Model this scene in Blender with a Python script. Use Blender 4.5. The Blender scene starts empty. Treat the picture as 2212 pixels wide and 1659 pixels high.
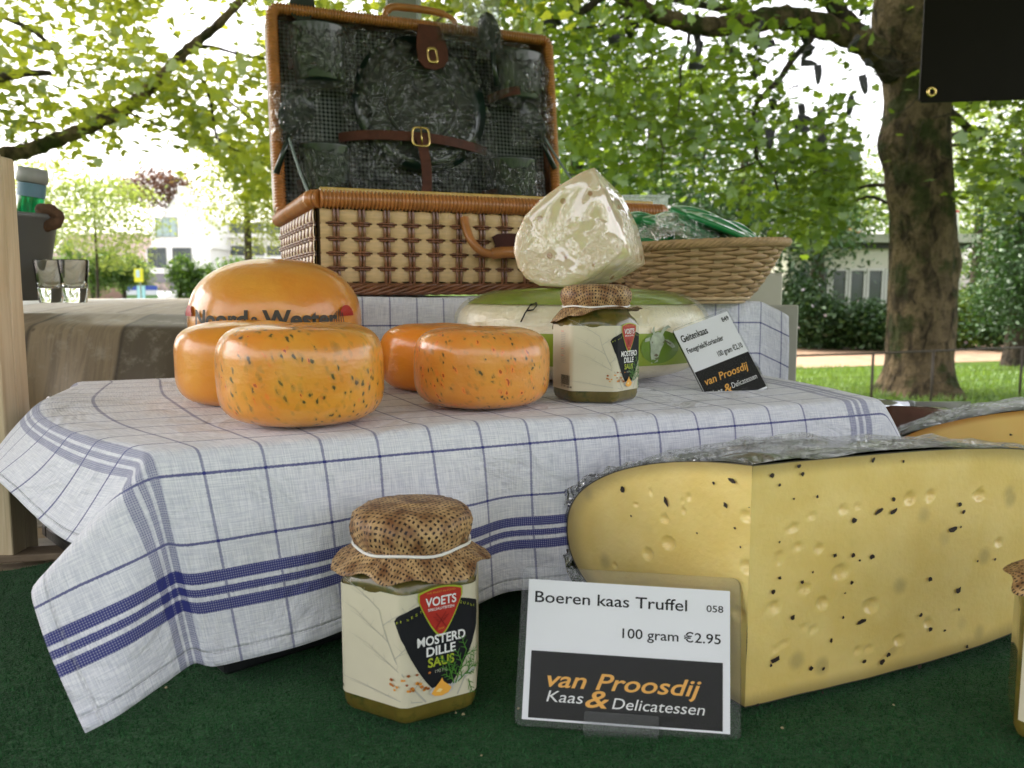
import bpy, math, random
import numpy as np
from mathutils import Vector, Matrix, noise as mnoise
rnd = random.Random(7)
npr = np.random.RandomState(11)
C = bpy.context.scene.collection
sc = bpy.context.scene
PI = math.pi
R = math.radians
# ------------------------------------------------------------------ camera, sky, sun, exposure
CZ = 1.35                      # eye height; the stall goods are given relative to it
PITCH = R(6.4)
FPX = 1820.0                   # focal length in pixels of a 2212 px wide picture
cam = bpy.data.cameras.new('camera')
cam_o = bpy.data.objects.new('camera', cam); C.objects.link(cam_o)
cam_o.location = (0, 0, CZ); cam_o.rotation_euler = (PI/2 - PITCH, 0, 0)
cam.sensor_width = 36; cam.lens = 36*FPX/2212
cam.clip_start = 0.02; cam.clip_end = 1500
cam.dof.use_dof = True; cam.dof.focus_distance = 0.60; cam.dof.aperture_fstop = 15.0
sc.camera = cam_o
w = bpy.data.worlds.new('World'); sc.world = w; w.use_nodes = True
wn = w.node_tree.nodes; wl = w.node_tree.links; wn.clear()
SUN_EL, SUN_AZ = R(48), R(-62)           # azimuth from +Y towards +X
sky = wn.new('ShaderNodeTexSky'); sky.sky_type = 'NISHITA'; sky.sun_disc = False
sky.sun_elevation = SUN_EL; sky.sun_rotation = SUN_AZ; sky.air_density = 1.0; sky.dust_density = 3.0
hs = wn.new('ShaderNodeHueSaturation'); hs.inputs['Saturation'].default_value = 0.30
bg = wn.new('ShaderNodeBackground'); bg.inputs['Strength'].default_value = 0.15
wo = wn.new('ShaderNodeOutputWorld')
wb = wn.new('ShaderNodeMix'); wb.data_type = 'RGBA'; wb.blend_type = 'MULTIPLY'; wb.inputs[0].default_value = 1; wb.inputs[7].default_value = (1.03, .965, .93, 1)
wl.new(sky.outputs[0], hs.inputs['Color']); wl.new(hs.outputs[0], wb.inputs[6]); wl.new(wb.outputs[2], bg.inputs[0]); wl.new(bg.outputs[0], wo.inputs[0])
sl = bpy.data.lights.new('sun', 'SUN'); sl.energy = 1.5; sl.angle = R(14); sl.color = (1, 0.95, 0.86)
so = bpy.data.objects.new('sun', sl); C.objects.link(so)
sd = Vector((math.sin(SUN_AZ)*math.cos(SUN_EL), math.cos(SUN_AZ)*math.cos(SUN_EL), math.sin(SUN_EL)))
so.rotation_euler = sd.to_track_quat('Z', 'Y').to_euler()
so.location = (-5, 3, 8)
sc.view_settings.view_transform = 'Standard'; sc.view_settings.look = 'None'
sc.view_settings.gamma = 1; sc.view_settings.use_curve_mapping = False
sc.view_settings.exposure = 2.22
sc.cycles.max_bounces = 8; sc.cycles.transparent_max_bounces = 24
sc.cycles.sample_clamp_indirect = 4

# ------------------------------------------------------------------ geometry of the view
cP, sP = math.cos(PITCH), math.sin(PITCH)
def ray(px, py):
    dx = (px-1106)/FPX; dy = (829.5-py)/FPX
    return Vector((dx, cP+dy*sP, -sP+dy*cP))
CAMV = Vector((0, 0, CZ))
def at(px, py, Y):
    r = ray(px, py); return CAMV + r*(Y/r.y)
def at_z(px, py, z):            # z relative to the eye
    r = ray(px, py); return CAMV + r*(z/r.z)
def at_plane(px, py, o, n):
    r = ray(px, py); return CAMV + r*((Vector(o)-CAMV).dot(n)/r.dot(n))
def rel(x, y, z): return Vector((x, y, z+CZ))

# ------------------------------------------------------------------ object helpers
def tagit(o, label=None, cat=None, group=None, kind=None):
    if label: o['label'] = label
    if cat: o['category'] = cat
    if group: o['group'] = group
    if kind: o['kind'] = kind
    return o
def thing(name, label, cat, loc=(0, 0, 0), rz=0.0, group=None):
    o = bpy.data.objects.new(name, None); C.objects.link(o)
    o.location = loc; o.rotation_euler = (0, 0, rz); o.empty_display_size = 0.05
    return tagit(o, label, cat, group)
def mesh(name, V, F, m=None, parent=None, smooth=True, uv=None, world=False, mats=None, mi=None, loc=None, attr=None):
    me = bpy.data.meshes.new(name)
    me.from_pydata([tuple(v) for v in V], [], [tuple(f) for f in F]); me.update()
    if mats:
        for x in mats: me.materials.append(x)
        if mi is not None: me.polygons.foreach_set('material_index', np.array(mi, dtype=np.int32))
    elif m: me.materials.append(m)
    if smooth: me.polygons.foreach_set('use_smooth', np.ones(len(me.polygons), dtype=bool))
    if uv is not None:
        ul = me.uv_layers.new(name='UVMap'); li = np.zeros(len(me.loops), dtype=np.int32)
        me.loops.foreach_get('vertex_index', li)
        ul.data.foreach_set('uv', np.array(uv, dtype=np.float32)[li].ravel())
    if attr is not None:
        a = me.attributes.new('edge', 'FLOAT', 'POINT'); a.data.foreach_set('value', np.array(attr, dtype=np.float32))
    o = bpy.data.objects.new(name, me); C.objects.link(o)
    if parent:
        o.parent = parent
        if world: o.location = -Vector(parent.location)
    if loc is not None: o.location = loc
    return o
def join(*ps):
    V, F, k = [], [], 0
    for v, f in ps:
        V += [tuple(x) for x in v]; F += [tuple(i+k for i in q) for q in f]; k += len(v)
    return V, F
def grid(nu, nv, fn, wrapu=False):
    V = [fn(i, j) for i in range(nu) for j in range(nv)]
    F = []
    for i in range(nu if wrapu else nu-1):
        for j in range(nv-1):
            a = i*nv+j; b = ((i+1) % nu)*nv+j
            F.append((a, b, b+1, a+1))
    return V, F
def box(x0, x1, y0, y1, z0, z1, bev=0.0):
    if bev <= 0:
        V = [(x, y, z) for x in (x0, x1) for y in (y0, y1) for z in (z0, z1)]
        return V, [(0, 1, 3, 2), (4, 6, 7, 5), (0, 4, 5, 1), (2, 3, 7, 6), (0, 2, 6, 4), (1, 5, 7, 3)]
    b = min(bev, (x1-x0)*.45, (y1-y0)*.45, (z1-z0)*.45)
    def ring(z, ins):
        X0, X1, Y0, Y1 = x0+ins, x1-ins, y0+ins, y1-ins
        return [(X0+b, Y0, z), (X1-b, Y0, z), (X1, Y0+b, z), (X1, Y1-b, z), (X1-b, Y1, z), (X0+b, Y1, z), (X0, Y1-b, z), (X0, Y0+b, z)]
    rs = [ring(z0, b*.7), ring(z0+b, 0), ring(z1-b, 0), ring(z1, b*.7)]
    V = sum(rs, []); F = []
    for k in range(3):
        for i in range(8):
            j = (i+1) % 8; F.append((k*8+i, k*8+j, k*8+8+j, k*8+8+i))
    F.append(tuple(range(7, -1, -1))); F.append(tuple(range(24, 32)))
    return V, F
def tube(path, r, n=8, caps=True, flat=None):
    P = [Vector(p) for p in path]; N = len(P)
    rr = r if hasattr(r, '__len__') else [r]*N
    V, F = [], []; up = None
    for i in range(N):
        t = (P[min(i+1, N-1)]-P[max(i-1, 0)])
        if t.length < 1e-9: t = Vector((0, 0, 1))
        t.normalize()
        if up is None:
            a = Vector((0, 0, 1)) if abs(t.z) < .9 else Vector((1, 0, 0)); up = (a - t*a.dot(t)).normalized()
        else:
            up = up - t*up.dot(t)
            up = up.normalized() if up.length > 1e-6 else t.orthogonal().normalized()
        s = t.cross(up)
        for k in range(n):
            c = math.cos(2*PI*k/n); d = math.sin(2*PI*k/n)
            V.append(P[i] + up*(rr[i]*c*(flat or 1)) + s*(rr[i]*d))
    for i in range(N-1):
        for k in range(n):
            k2 = (k+1) % n; F.append((i*n+k, i*n+k2, (i+1)*n+k2, (i+1)*n+k))
    if caps: F.append(tuple(range(n-1, -1, -1))); F.append(tuple(range((N-1)*n, N*n)))
    return V, F
def spline(pts, m=6):
    P = [Vector(p) for p in pts]; out = []
    for i in range(len(P)-1):
        a, b, c, d = P[max(i-1, 0)], P[i], P[i+1], P[min(i+2, len(P)-1)]
        for k in range(m):
            t = k/m
            out.append(.5*((2*b)+(c-a)*t+(2*a-5*b+4*c-d)*t*t+(-a+3*b-3*c+d)*t**3))
    out.append(P[-1]); return out
def lathe(prof, n=32, closed=True):
    V, F = [], []
    for r, z in prof:
        for k in range(n): V.append((r*math.cos(2*PI*k/n), r*math.sin(2*PI*k/n), z))
    for i in range(len(prof)-1):
        for k in range(n):
            k2 = (k+1) % n; F.append((i*n+k, i*n+k2, (i+1)*n+k2, (i+1)*n+k))
    if closed: F.append(tuple(range(n-1, -1, -1))); F.append(tuple(range((len(prof)-1)*n, len(prof)*n)))
    return V, F
def xf(vf, M): return [M @ Vector(v) for v in vf[0]], vf[1]
def prism(poly, ext):
    n = len(poly); P = [Vector(p) for p in poly]; e = Vector(ext)
    return P+[p+e for p in P], [tuple(range(n-1, -1, -1)), tuple(range(n, 2*n))]+[(i, (i+1) % n, n+(i+1) % n, n+i) for i in range(n)]
def smooth01(a, b, x):
    t = min(1, max(0, (x-a)/(b-a))); return t*t*(3-2*t)
def cp(o, parent=None, loc=None, rot=None, scale=None, label=None):
    c = o.copy(); C.objects.link(c)
    if parent: c.parent = parent
    if loc is not None: c.location = loc
    if rot is not None: c.rotation_euler = rot
    if scale is not None: c.scale = scale if hasattr(scale, '__len__') else (scale,)*3
    if label: c['label'] = label
    return c
def cp_tree(o, loc, rot=None, label=None, parent=None, scale=None):
    c = cp(o, parent, loc, rot, scale, label)
    for ch in list(o.children):
        d = cp(ch, c)
        for g in list(ch.children): cp(g, d)
    return c

# ------------------------------------------------------------------ material helpers
class NT:
    def __init__(s, name):
        s.m = bpy.data.materials.new(name); s.m.use_nodes = True
        s.t = s.m.node_tree; s.b = s.t.nodes['Principled BSDF']; s.out = s.t.nodes['Material Output']
    def node(s, typ, ins=None, **at_):
        n = s.t.nodes.new(typ)
        for k, v in at_.items(): setattr(n, k, v)
        for k, v in (ins or {}).items(): s.put(n.inputs[k], v)
        return n
    def put(s, sock, v):
        if isinstance(v, bpy.types.NodeSocket): s.t.links.new(v, sock)
        elif hasattr(v, '__len__') and len(v) == 3 and sock.type == 'RGBA': sock.default_value = (*v, 1)
        else: sock.default_value = v
    def math(s, op, a, b=0.0, c=0.0, clamp=False):
        n = s.node('ShaderNodeMath', operation=op, use_clamp=clamp)
        s.put(n.inputs[0], a); s.put(n.inputs[1], b); s.put(n.inputs[2], c); return n.outputs[0]
    def step(s, a, b, x):      # smoothstep
        n = s.node('ShaderNodeMapRange', interpolation_type='SMOOTHSTEP')
        s.put(n.inputs[0], x); s.put(n.inputs[1], a); s.put(n.inputs[2], b); return n.outputs[0]
    def mix(s, f, a, b):
        n = s.node('ShaderNodeMix', data_type='RGBA')
        s.put(n.inputs[0], f); s.put(n.inputs[6], a); s.put(n.inputs[7], b); return n.outputs[2]
    def obj(s): return s.node('ShaderNodeTexCoord').outputs['Object']
    def uv(s): return s.node('ShaderNodeTexCoord').outputs['UV']
    def scl(s, v, x, y, z):
        return s.node('ShaderNodeMapping', {0: v, 3: (x, y, z)}).outputs[0]
    def noise(s, v, scale, detail=3, rough=.55, dist=0.0, out='Fac'):
        return s.node('ShaderNodeTexNoise', {'Vector': v, 'Scale': scale, 'Detail': detail, 'Roughness': rough, 'Distortion': dist}).outputs[out]
    def vor(s, v, scale, out='Distance', feature='F1', rand=1.0):
        return s.node('ShaderNodeTexVoronoi', {'Vector': v, 'Scale': scale, 'Randomness': rand}, feature=feature).outputs[out]
    def ramp(s, f, stops, interp='LINEAR'):
        n = s.node('ShaderNodeValToRGB', {0: f}); cr = n.color_ramp; cr.interpolation = interp
        while len(cr.elements) < len(stops): cr.elements.new(.5)
        for e, (p, c) in zip(cr.elements, stops): e.position = p; e.color = (*c, 1)
        return n.outputs[0]
    def bump(s, h, dist=.001, strength=1.0, normal=None):
        n = s.node('ShaderNodeBump', {'Height': h, 'Distance': dist, 'Strength': strength})
        if normal is not None: s.put(n.inputs['Normal'], normal)
        return n.outputs[0]
    def sep(s, v): return s.node('ShaderNodeSeparateXYZ', {0: v}).outputs
    def set(s, **k):
        names = dict(color='Base Color', rough='Roughness', spec='Specular IOR Level', metal='Metallic', coat='Coat Weight', coatr='Coat Roughness',
                     sss='Subsurface Weight', sssr='Subsurface Radius', ssss='Subsurface Scale', normal='Normal', trans='Transmission Weight', ior='IOR',
                     alpha='Alpha', sheen='Sheen Weight', coatn='Coat Normal')
        for a, v in k.items(): s.put(s.b.inputs[names[a]], v)
        return s.m
def dk(c, f): return tuple(x*f for x in c)
def simple(name, col, rough=.5, var=.15, ns=30, bump=0.0, bs=200, coat=0, metal=0, spec=.5, sss=0, stretch=None):
    n = NT(name); v = n.obj()
    if stretch: v = n.scl(v, *stretch)
    f = n.noise(v, ns, 4)
    n.set(color=n.ramp(f, [(.3, dk(col, 1-var)), (.7, tuple(min(1, x*(1+var)) for x in col))]), rough=rough, metal=metal, coat=coat, spec=spec)
    if sss: n.set(sss=sss, ssss=.01, sssr=(1, .6, .3))
    if bump: n.set(normal=n.bump(n.noise(v, bs, 4), bump))
    return n.m
def film_mat(name, tint=(.95, .97, .96), haze=.06, wr=90, bd=.004, gloss=.9, rough=.08, dens=1.0):
    n = NT(name); v = n.obj()
    ridge = lambda q: n.math('SUBTRACT', 1.0, n.math('MINIMUM', n.math('MULTIPLY', n.math('ABSOLUTE', n.math('SUBTRACT', q, .5)), 7.0), 1.0))
    h = n.math('ADD', n.math('ADD', n.noise(v, wr, 3, .6, 1.5), n.math('MULTIPLY', n.noise(n.scl(v, 1, 3.5, 1), wr*2.3, 2, .5, 2.0), .5)), n.math('MULTIPLY', n.math('ADD', ridge(n.noise(v, wr*.8, 1, .4, .6)), ridge(n.noise(n.scl(v, 1.7, .6, 1.2), wr*1.1, 1, .4, .8))), .45))
    nb = n.bump(h, bd)
    gl = n.node('ShaderNodeBsdfGlossy', {'Color': (1, 1, 1), 'Roughness': rough, 'Normal': nb})
    tr = n.node('ShaderNodeBsdfTransparent', {'Color': tint})
    df = n.node('ShaderNodeBsdfDiffuse', {'Color': (.8, .82, .8), 'Normal': nb})
    fr = n.node('ShaderNodeFresnel', {'IOR': 1.5, 'Normal': nb})
    f2 = n.math('MULTIPLY_ADD', fr.outputs[0], gloss, .02*dens, clamp=True)
    m1 = n.node('ShaderNodeMixShader', {0: haze, 1: tr.outputs[0], 2: df.outputs[0]})
    m2 = n.node('ShaderNodeMixShader', {0: f2, 1: m1.outputs[0], 2: gl.outputs[0]})
    n.t.links.new(m2.outputs[0], n.out.inputs[0]); return n.m

# wood, cloth, cheese ...
def wood_mat(name, c1, c2, axis='z', scale=1.0, rough=.6, bump=.0006):
    n = NT(name); v = n.obj()
    st = {'z': (14, 14, 1.2), 'x': (1.2, 14, 14), 'y': (14, 1.2, 14)}[axis]
    vv = n.scl(v, *[x*scale for x in st])
    f = n.noise(vv, 1.6, 5, .6, 1.2); g = n.noise(n.scl(vv, 6, 6, 1), 3, 3)
    k = n.noise(v, 9*scale, 3)
    c = n.mix(n.step(.3, .7, f), c1, c2)
    c = n.mix(n.math('MULTIPLY', n.step(.5, .75, g), .3), c, dk(c1, .55))
    c = n.mix(n.math('MULTIPLY', n.step(.52, .75, k), .35), c, dk(c1, .7))
    n.set(color=c, rough=rough, normal=n.bump(n.math('ADD', f, g), bump)); return n.m
def towel_mat(name, P0, P1, SP, bandP, SQ, Q0, Q1, bandQ, hem=(-9, 9)):
    n = NT(name); uv = n.uv(); x, y, _ = n.sep(uv)
    wob = n.math('MULTIPLY', n.math('SUBTRACT', n.noise(uv, 900, 1), .5), .0009)
    xs = n.math('ADD', x, wob); ys = n.math('ADD', y, wob)
    def line(c, s, o, wd, lo, hi):
        d = n.math('ABSOLUTE', n.math('SUBTRACT', n.math('MODULO', n.math('SUBTRACT', c, o-s*20.5), s), s/2))
        m = n.math('SUBTRACT', 1.0, n.step(wd*.6, wd*1.2, d))
        return n.math('MULTIPLY', n.math('MULTIPLY', m, n.math('GREATER_THAN', c, lo)), n.math('LESS_THAN', c, hi))
    def band(c, cs):
        tot = None
        for q in cs:
            d = n.math('ABSOLUTE', n.math('SUBTRACT', c, q))
            o = n.math('MULTIPLY', n.math('SUBTRACT', 1.0, n.step(.0112, .0120, d)), n.step(.0046, .0053, d))
            i = n.math('SUBTRACT', 1.0, n.step(.0018, .0027, d))
            t = n.math('ADD', o, i); tot = t if tot is None else n.math('ADD', tot, t)
        return tot
    wx = n.node('ShaderNodeTexWave', {'Vector': uv, 'Scale': 230, 'Distortion': .6, 'Detail': 1}, bands_direction='X').outputs['Fac']
    wy = n.node('ShaderNodeTexWave', {'Vector': uv, 'Scale': 230, 'Distortion': .6, 'Detail': 1}, bands_direction='Y').outputs['Fac']
    weave = n.math('MULTIPLY', wx, wy)
    sl1 = n.noise(n.scl(uv, 60, 1400, 1), 1, 2); sl2 = n.noise(n.scl(uv, 1400, 60, 1), 1, 2)
    slub = n.math('ADD', sl1, sl2)
    pl = line(xs, SP, P0+SP, .0009, P0+SP*.5, P1-SP*.4)
    ql = line(ys, SQ, Q0+SQ, .00085, Q0+SQ*.5, Q1-SQ*.4)
    bp = n.math('MULTIPLY', band(xs, bandP), n.math('MULTIPLY_ADD', weave, .5, .38))
    bq = n.math('MULTIPLY', band(ys, bandQ), n.math('MULTIPLY_ADD', weave, -.45, 1.0))
    m = n.math('ADD', n.math('MULTIPLY', pl, .62), n.math('MULTIPLY', ql, .85))
    m = n.math('MAXIMUM', m, n.math('ADD', bp, bq), clamp=True)
    base = n.mix(n.step(.7, 1.3, slub), (.58, .60, .70), (.82, .83, .89))
    col = n.mix(n.math('MINIMUM', m, 1.0), base, (.035, .042, .21))
    h = n.math('ADD', n.math('MULTIPLY', slub, .9), n.math('MULTIPLY', weave, .5))
    crease = n.math('ADD', n.noise(uv, 14, 4, .55, 1.2), n.math('MULTIPLY', n.noise(n.scl(uv, 1, .35, 1), 45, 2, .5, 1.5), .25))
    hd = n.math('MINIMUM', n.math('ABSOLUTE', n.math('SUBTRACT', x, hem[0])), n.math('ABSOLUTE', n.math('SUBTRACT', y, hem[1])))
    seam = n.math('SUBTRACT', 1.0, n.step(.0, .0014, hd)); st_ = n.math('GREATER_THAN', n.math('FRACT', n.math('MULTIPLY', n.math('ADD', x, y), 260)), .45)
    col = n.mix(n.math('MULTIPLY', n.math('MULTIPLY', seam, st_), .35), col, (.45, .46, .52))
    nb = n.bump(h, .00022); nb = n.bump(crease, .009, 1.0, nb); nb = n.bump(n.math('SUBTRACT', 1.0, seam), .0008, 1.0, nb)
    n.set(color=col, rough=.9, spec=.2, normal=nb, sheen=.15)
    return n.m
# ------------------------------------------------------------------ text and flat print
_tc = {}
def glyphs(txt, bold=0.0, shear=0.0, space=1.0):
    """flat triangles of a line of text, size 1, baseline at 0; returns verts (x,y), faces, x0, x1, cap height"""
    key = (txt, bold, shear, space)
    if key in _tc: return _tc[key]
    cu = bpy.data.curves.new('t', 'FONT'); cu.body = txt; cu.size = 1; cu.offset = bold; cu.shear = shear; cu.space_character = space
    cu.resolution_u = 4; cu.fill_mode = 'FRONT' if hasattr(cu, 'fill_mode') else 'FRONT'
    o = bpy.data.objects.new('t', cu); C.objects.link(o)
    bpy.context.view_layer.update()
    me = o.evaluated_get(bpy.context.evaluated_depsgraph_get()).to_mesh()
    V = [(v.co.x, v.co.y) for v in me.vertices]; F = [tuple(p.vertices) for p in me.polygons]
    bpy.data.objects.remove(o); bpy.data.curves.remove(cu)
    xs = [v[0] for v in V] or [0]
    _tc[key] = (V, F, min(xs), max(xs)); return _tc[key]
def put_text(txt, x0, x1, base, cap, place, bold=0.0, shear=0.0, arc=None):
    """fit the text between x0 and x1, cap height cap; place(x,y) -> 3-D point"""
    V, F, a, b = glyphs(txt, bold, shear)
    s = (x1-x0)/(b-a); h = cap/.73
    return [place(x0+(x-a)*s, base+y*h) for x, y in V], F
def put_poly(poly, place, cen=None):
    cx = sum(p[0] for p in poly)/len(poly) if cen is None else cen[0]; cy = sum(p[1] for p in poly)/len(poly) if cen is None else cen[1]
    rings = [1, .66, .33]; V = []; n = len(poly)
    for k in rings: V += [place(cx+(x-cx)*k, cy+(y-cy)*k) for x, y in poly]
    V.append(place(cx, cy)); F = []
    for r in range(2):
        for i in range(n): F.append((r*n+i, r*n+(i+1) % n, (r+1)*n+(i+1) % n, (r+1)*n+i))
    for i in range(n): F.append((2*n+i, 2*n+(i+1) % n, 3*n))
    return V, F
def flat(col, name, rough=.5, coat=0.0): 
    return simple(name, col, rough, .04, 60, coat=coat)
def stroke(pts, wd, place):
    V, F = [], []
    for i, (x, y) in enumerate(pts):
        a = pts[max(i-1, 0)]; b = pts[min(i+1, len(pts)-1)]
        dx, dy = b[0]-a[0], b[1]-a[1]; L = math.hypot(dx, dy) or 1
        k = wd[i] if hasattr(wd, '__len__') else wd
        V += [place(x-dy/L*k, y+dx/L*k), place(x+dy/L*k, y-dx/L*k)]
        if i: F.append((2*i-2, 2*i-1, 2*i+1, 2*i))
    return V, F

# ------------------------------------------------------------------ shared materials
M = {}
M['cream_paper'] = simple('cream_paper', (.62, .58, .44), .55, .05, 25)
M['white_paper'] = simple('white_paper', (.86, .87, .92), .45, .02, 25)
M['print_black'] = simple('print_black', (.008, .0075, .008), .6, .1, 60, spec=.12)
M['print_charcoal'] = simple('print_charcoal', (.014, .015, .018), .6, .1, 60, spec=.15)
M['print_white'] = flat((.8, .8, .8), 'print_white')
M['print_red'] = flat((.42, .022, .012), 'print_red')
M['print_lime'] = flat((.38, .45, .03), 'print_lime')
M['print_green'] = flat((.06, .2, .02), 'print_green')
M['print_orange'] = flat((.85, .42, .06), 'print_orange')
M['print_amber'] = flat((.7, .3, .04), 'print_amber')
M['print_brown'] = flat((.3, .08, .015), 'print_brown')
M['print_grey'] = flat((.43, .42, .36), 'print_grey')
M['black_plastic'] = simple('black_plastic', (.012, .013, .015), .32, .2, 40, .0003, 300)
M['tan_leather'] = simple('tan_leather', (.085, .024, .012), .55, .25, 60, .0004, 700, spec=.3)
M['dark_leather'] = simple('dark_leather', (.05, .014, .009), .6, .25, 60, .0004, 700, spec=.2)
M['brass'] = simple('brass', (.75, .55, .22), .25, .1, 60, metal=1)
M['steel'] = simple('steel', (.55, .57, .58), .22, .08, 60, metal=1)
M['film'] = film_mat('cling_film', haze=.012)
M['bag'] = film_mat('plastic_bag', haze=.015, wr=26, bd=.007, gloss=1.0, rough=.10, dens=0.8)
M['film_tight'] = film_mat('tight_film', haze=.015, wr=22, bd=.0022, gloss=.75, rough=.05)
M['thread'] = simple('white_thread', (.8, .8, .78), .7, .05)
# ------------------------------------------------------------------ foliage tools
def fast_mesh(name, V, F, m, parent=None, smooth=False):
    me = bpy.data.meshes.new(name); V = np.asarray(V, dtype=np.float32); F = np.asarray(F, dtype=np.int32)
    nf, k = F.shape
    me.vertices.add(len(V)); me.vertices.foreach_set('co', V.ravel())
    me.loops.add(nf*k); me.loops.foreach_set('vertex_index', F.ravel())
    me.polygons.add(nf); me.polygons.foreach_set('loop_start', np.arange(0, nf*k, k, dtype=np.int32))
    me.polygons.foreach_set('loop_total', np.full(nf, k, dtype=np.int32))
    me.update(calc_edges=True); me.materials.append(m)
    o = bpy.data.objects.new(name, me); C.objects.link(o)
    if parent: o.parent = parent; o.location = -Vector(parent.location)
    return o
def plane_leaf():
    ang = [-90, -62, -35, -12, 12, 38, 62, 90, 118, 142, 168, 192, 215, 242]
    rad = [.30, .42, .52, .36, .60, .38, .52, .68, .52, .38, .60, .36, .52, .42]
    V = [(0, 0, .04)]+[(r*math.cos(R(a)), r*math.sin(R(a)), -.10*r*r*4*(.3+abs(math.cos(R(a))))*.5) for a, r in zip(ang, rad)]
    n = len(ang); return np.array(V), np.array([(0, 1+i, 1+(i+1) % n) for i in range(n)])
def oval_leaf():
    V = [(0, -.5, 0), (.22, -.1, .03), (.2, .2, .03), (0, .5, -.03), (-.2, .2, .03), (-.22, -.1, .03)]
    return np.array(V), np.array([(0, 1, 2), (0, 2, 3), (0, 3, 4), (0, 4, 5)])
def quad_leaf():
    V = [(0, -.5, 0), (.3, 0, .05), (0, .5, 0), (-.3, 0, .05)]
    return np.array(V), np.array([(0, 1, 2), (0, 2, 3)])
PL, OL, QL = plane_leaf(), oval_leaf(), quad_leaf()
def rotmats(N, tilt=.9, seed=0):
    rs = np.random.RandomState(seed)
    th = np.abs(rs.normal(0, tilt, N)).clip(0, 2.6); az = rs.uniform(0, 2*PI, N); sp = rs.uniform(0, 2*PI, N)
    cz, sz, cx, sx, cs, ss = np.cos(az), np.sin(az), np.cos(th), np.sin(th), np.cos(sp), np.sin(sp)
    Z = np.zeros(N); O = np.ones(N)
    Rz = np.stack([cz, -sz, Z, sz, cz, Z, Z, Z, O], 1).reshape(N, 3, 3)
    Rx = np.stack([O, Z, Z, Z, cx, -sx, Z, sx, cx], 1).reshape(N, 3, 3)
    Rs = np.stack([cs, -ss, Z, ss, cs, Z, Z, Z, O], 1).reshape(N, 3, 3)
    return Rz @ Rx @ Rs
def leaves(name, P, size, m, parent, tpl=PL, tilt=.9, seed=0, var=.3, kind='stuff'):
    N = len(P); T, F = tpl; Rm = rotmats(N, tilt, seed)
    sz = size*(1+np.random.RandomState(seed+1).uniform(-var, var, N))
    V = np.einsum('nij,kj->nki', Rm, T)*sz[:, None, None]+P[:, None, :]
    FF = F[None]+(np.arange(N)*len(T))[:, None, None]
    o = fast_mesh(name, V.reshape(-1, 3), FF.reshape(-1, 3), m, parent)
    if kind: o['kind'] = kind
    return o
def clumps(n_cl, per, sampler, spread, seed, flatk=.5):
    rs = np.random.RandomState(seed); cs = np.array([sampler(rs) for _ in range(n_cl)])
    P = np.repeat(cs, per, 0)+rs.normal(0, 1, (n_cl*per, 3))*np.array([spread, spread, spread*flatk])
    return P
def box_s(x0, x1, y0, y1, z0, z1): return lambda rs: (rs.uniform(x0, x1), rs.uniform(y0, y1), rs.uniform(z0, z1))
def ell_s(c, r, shell=.0):
    def f(rs):
        v = rs.normal(0, 1, 3); v /= np.linalg.norm(v); k = (shell+(1-shell)*rs.uniform())**(1/3)
        return np.array(c)+v*k*np.array(r)
    return f
def leaf_mat(name, c1, c2, c3, trans=.45, rough=.5):
    n = NT(name); rp = n.node('ShaderNodeNewGeometry').outputs['Random Per Island']
    col = n.ramp(rp, [(0, c1), (.45, c2), (1, c3)])
    d = n.node('ShaderNodeBsdfDiffuse', {'Color': col}); tcol = n.mix(.5, col, tuple(min(1, x*k) for x, k in zip(c3, (2.1, 1.9, .8))))
    t = n.node('ShaderNodeBsdfTranslucent', {'Color': tcol}); g = n.node('ShaderNodeBsdfGlossy', {'Color': (.9, 1, .9), 'Roughness': rough})
    a = n.node('ShaderNodeMixShader', {0: trans, 1: d.outputs[0], 2: t.outputs[0]}); b = n.node('ShaderNodeMixShader', {0: .06, 1: a.outputs[0], 2: g.outputs[0]})
    n.t.links.new(b.outputs[0], n.out.inputs[0]); return n.m
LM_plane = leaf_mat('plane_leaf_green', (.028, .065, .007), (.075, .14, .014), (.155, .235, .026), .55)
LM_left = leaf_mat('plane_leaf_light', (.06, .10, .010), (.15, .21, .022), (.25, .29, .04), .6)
LM_dark = leaf_mat('dark_leaf', (.012, .035, .010), (.022, .06, .014), (.04, .10, .02), .25)
LM_mid = leaf_mat('mid_leaf', (.04, .085, .010), (.07, .13, .014), (.12, .19, .02), .4)
LM_pale = leaf_mat('pale_leaf', (.12, .19, .04), (.19, .27, .06), (.27, .34, .09), .55)
LM_red = leaf_mat('copper_leaf', (.05, .015, .015), (.09, .03, .025), (.14, .06, .05), .3)
LM_hedge = leaf_mat('hedge_leaf', (.02, .06, .008), (.05, .13, .015), (.12, .22, .025), .35)

def bark_mat(name, c1, c2, moss, ms=.5):
    n = NT(name); v = n.obj(); f = n.noise(n.scl(v, 3, 3, 1.6), 2.2, 6, .62, .6); g = n.vor(n.scl(v, 5, 5, 2.2), 2.5)
    p = n.noise(v, 2.1, 4, .6); q = n.noise(v, 14, 5, .7)
    c = n.mix(n.step(.35, .65, f), c1, c2)
    pv = n.vor(n.scl(v, 4.5, 4.5, 2.6), 1.6, out='Color'); c = n.mix(n.math('MULTIPLY', n.step(.55, .6, n.sep(pv)[0]), .45), c, dk(c2, 1.35))
    c = n.mix(n.math('MULTIPLY', n.step(.5, .62, p), ms), c, moss)
    c = n.mix(n.math('MULTIPLY', n.step(.5, .7, q), .6), c, dk(c1, .4))
    n.set(color=c, rough=.9, spec=.2, normal=n.bump(n.math('ADD', n.math('MULTIPLY', f, 1.2), n.math('ADD', n.math('MULTIPLY', q, 1.4), g)), .07)); return n.m
B_plane = bark_mat('plane_bark', (.035, .026, .015), (.17, .125, .07), (.035, .05, .012), .85)
B_dark = bark_mat('dark_bark', (.035, .03, .022), (.07, .055, .038), (.03, .045, .015))

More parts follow.
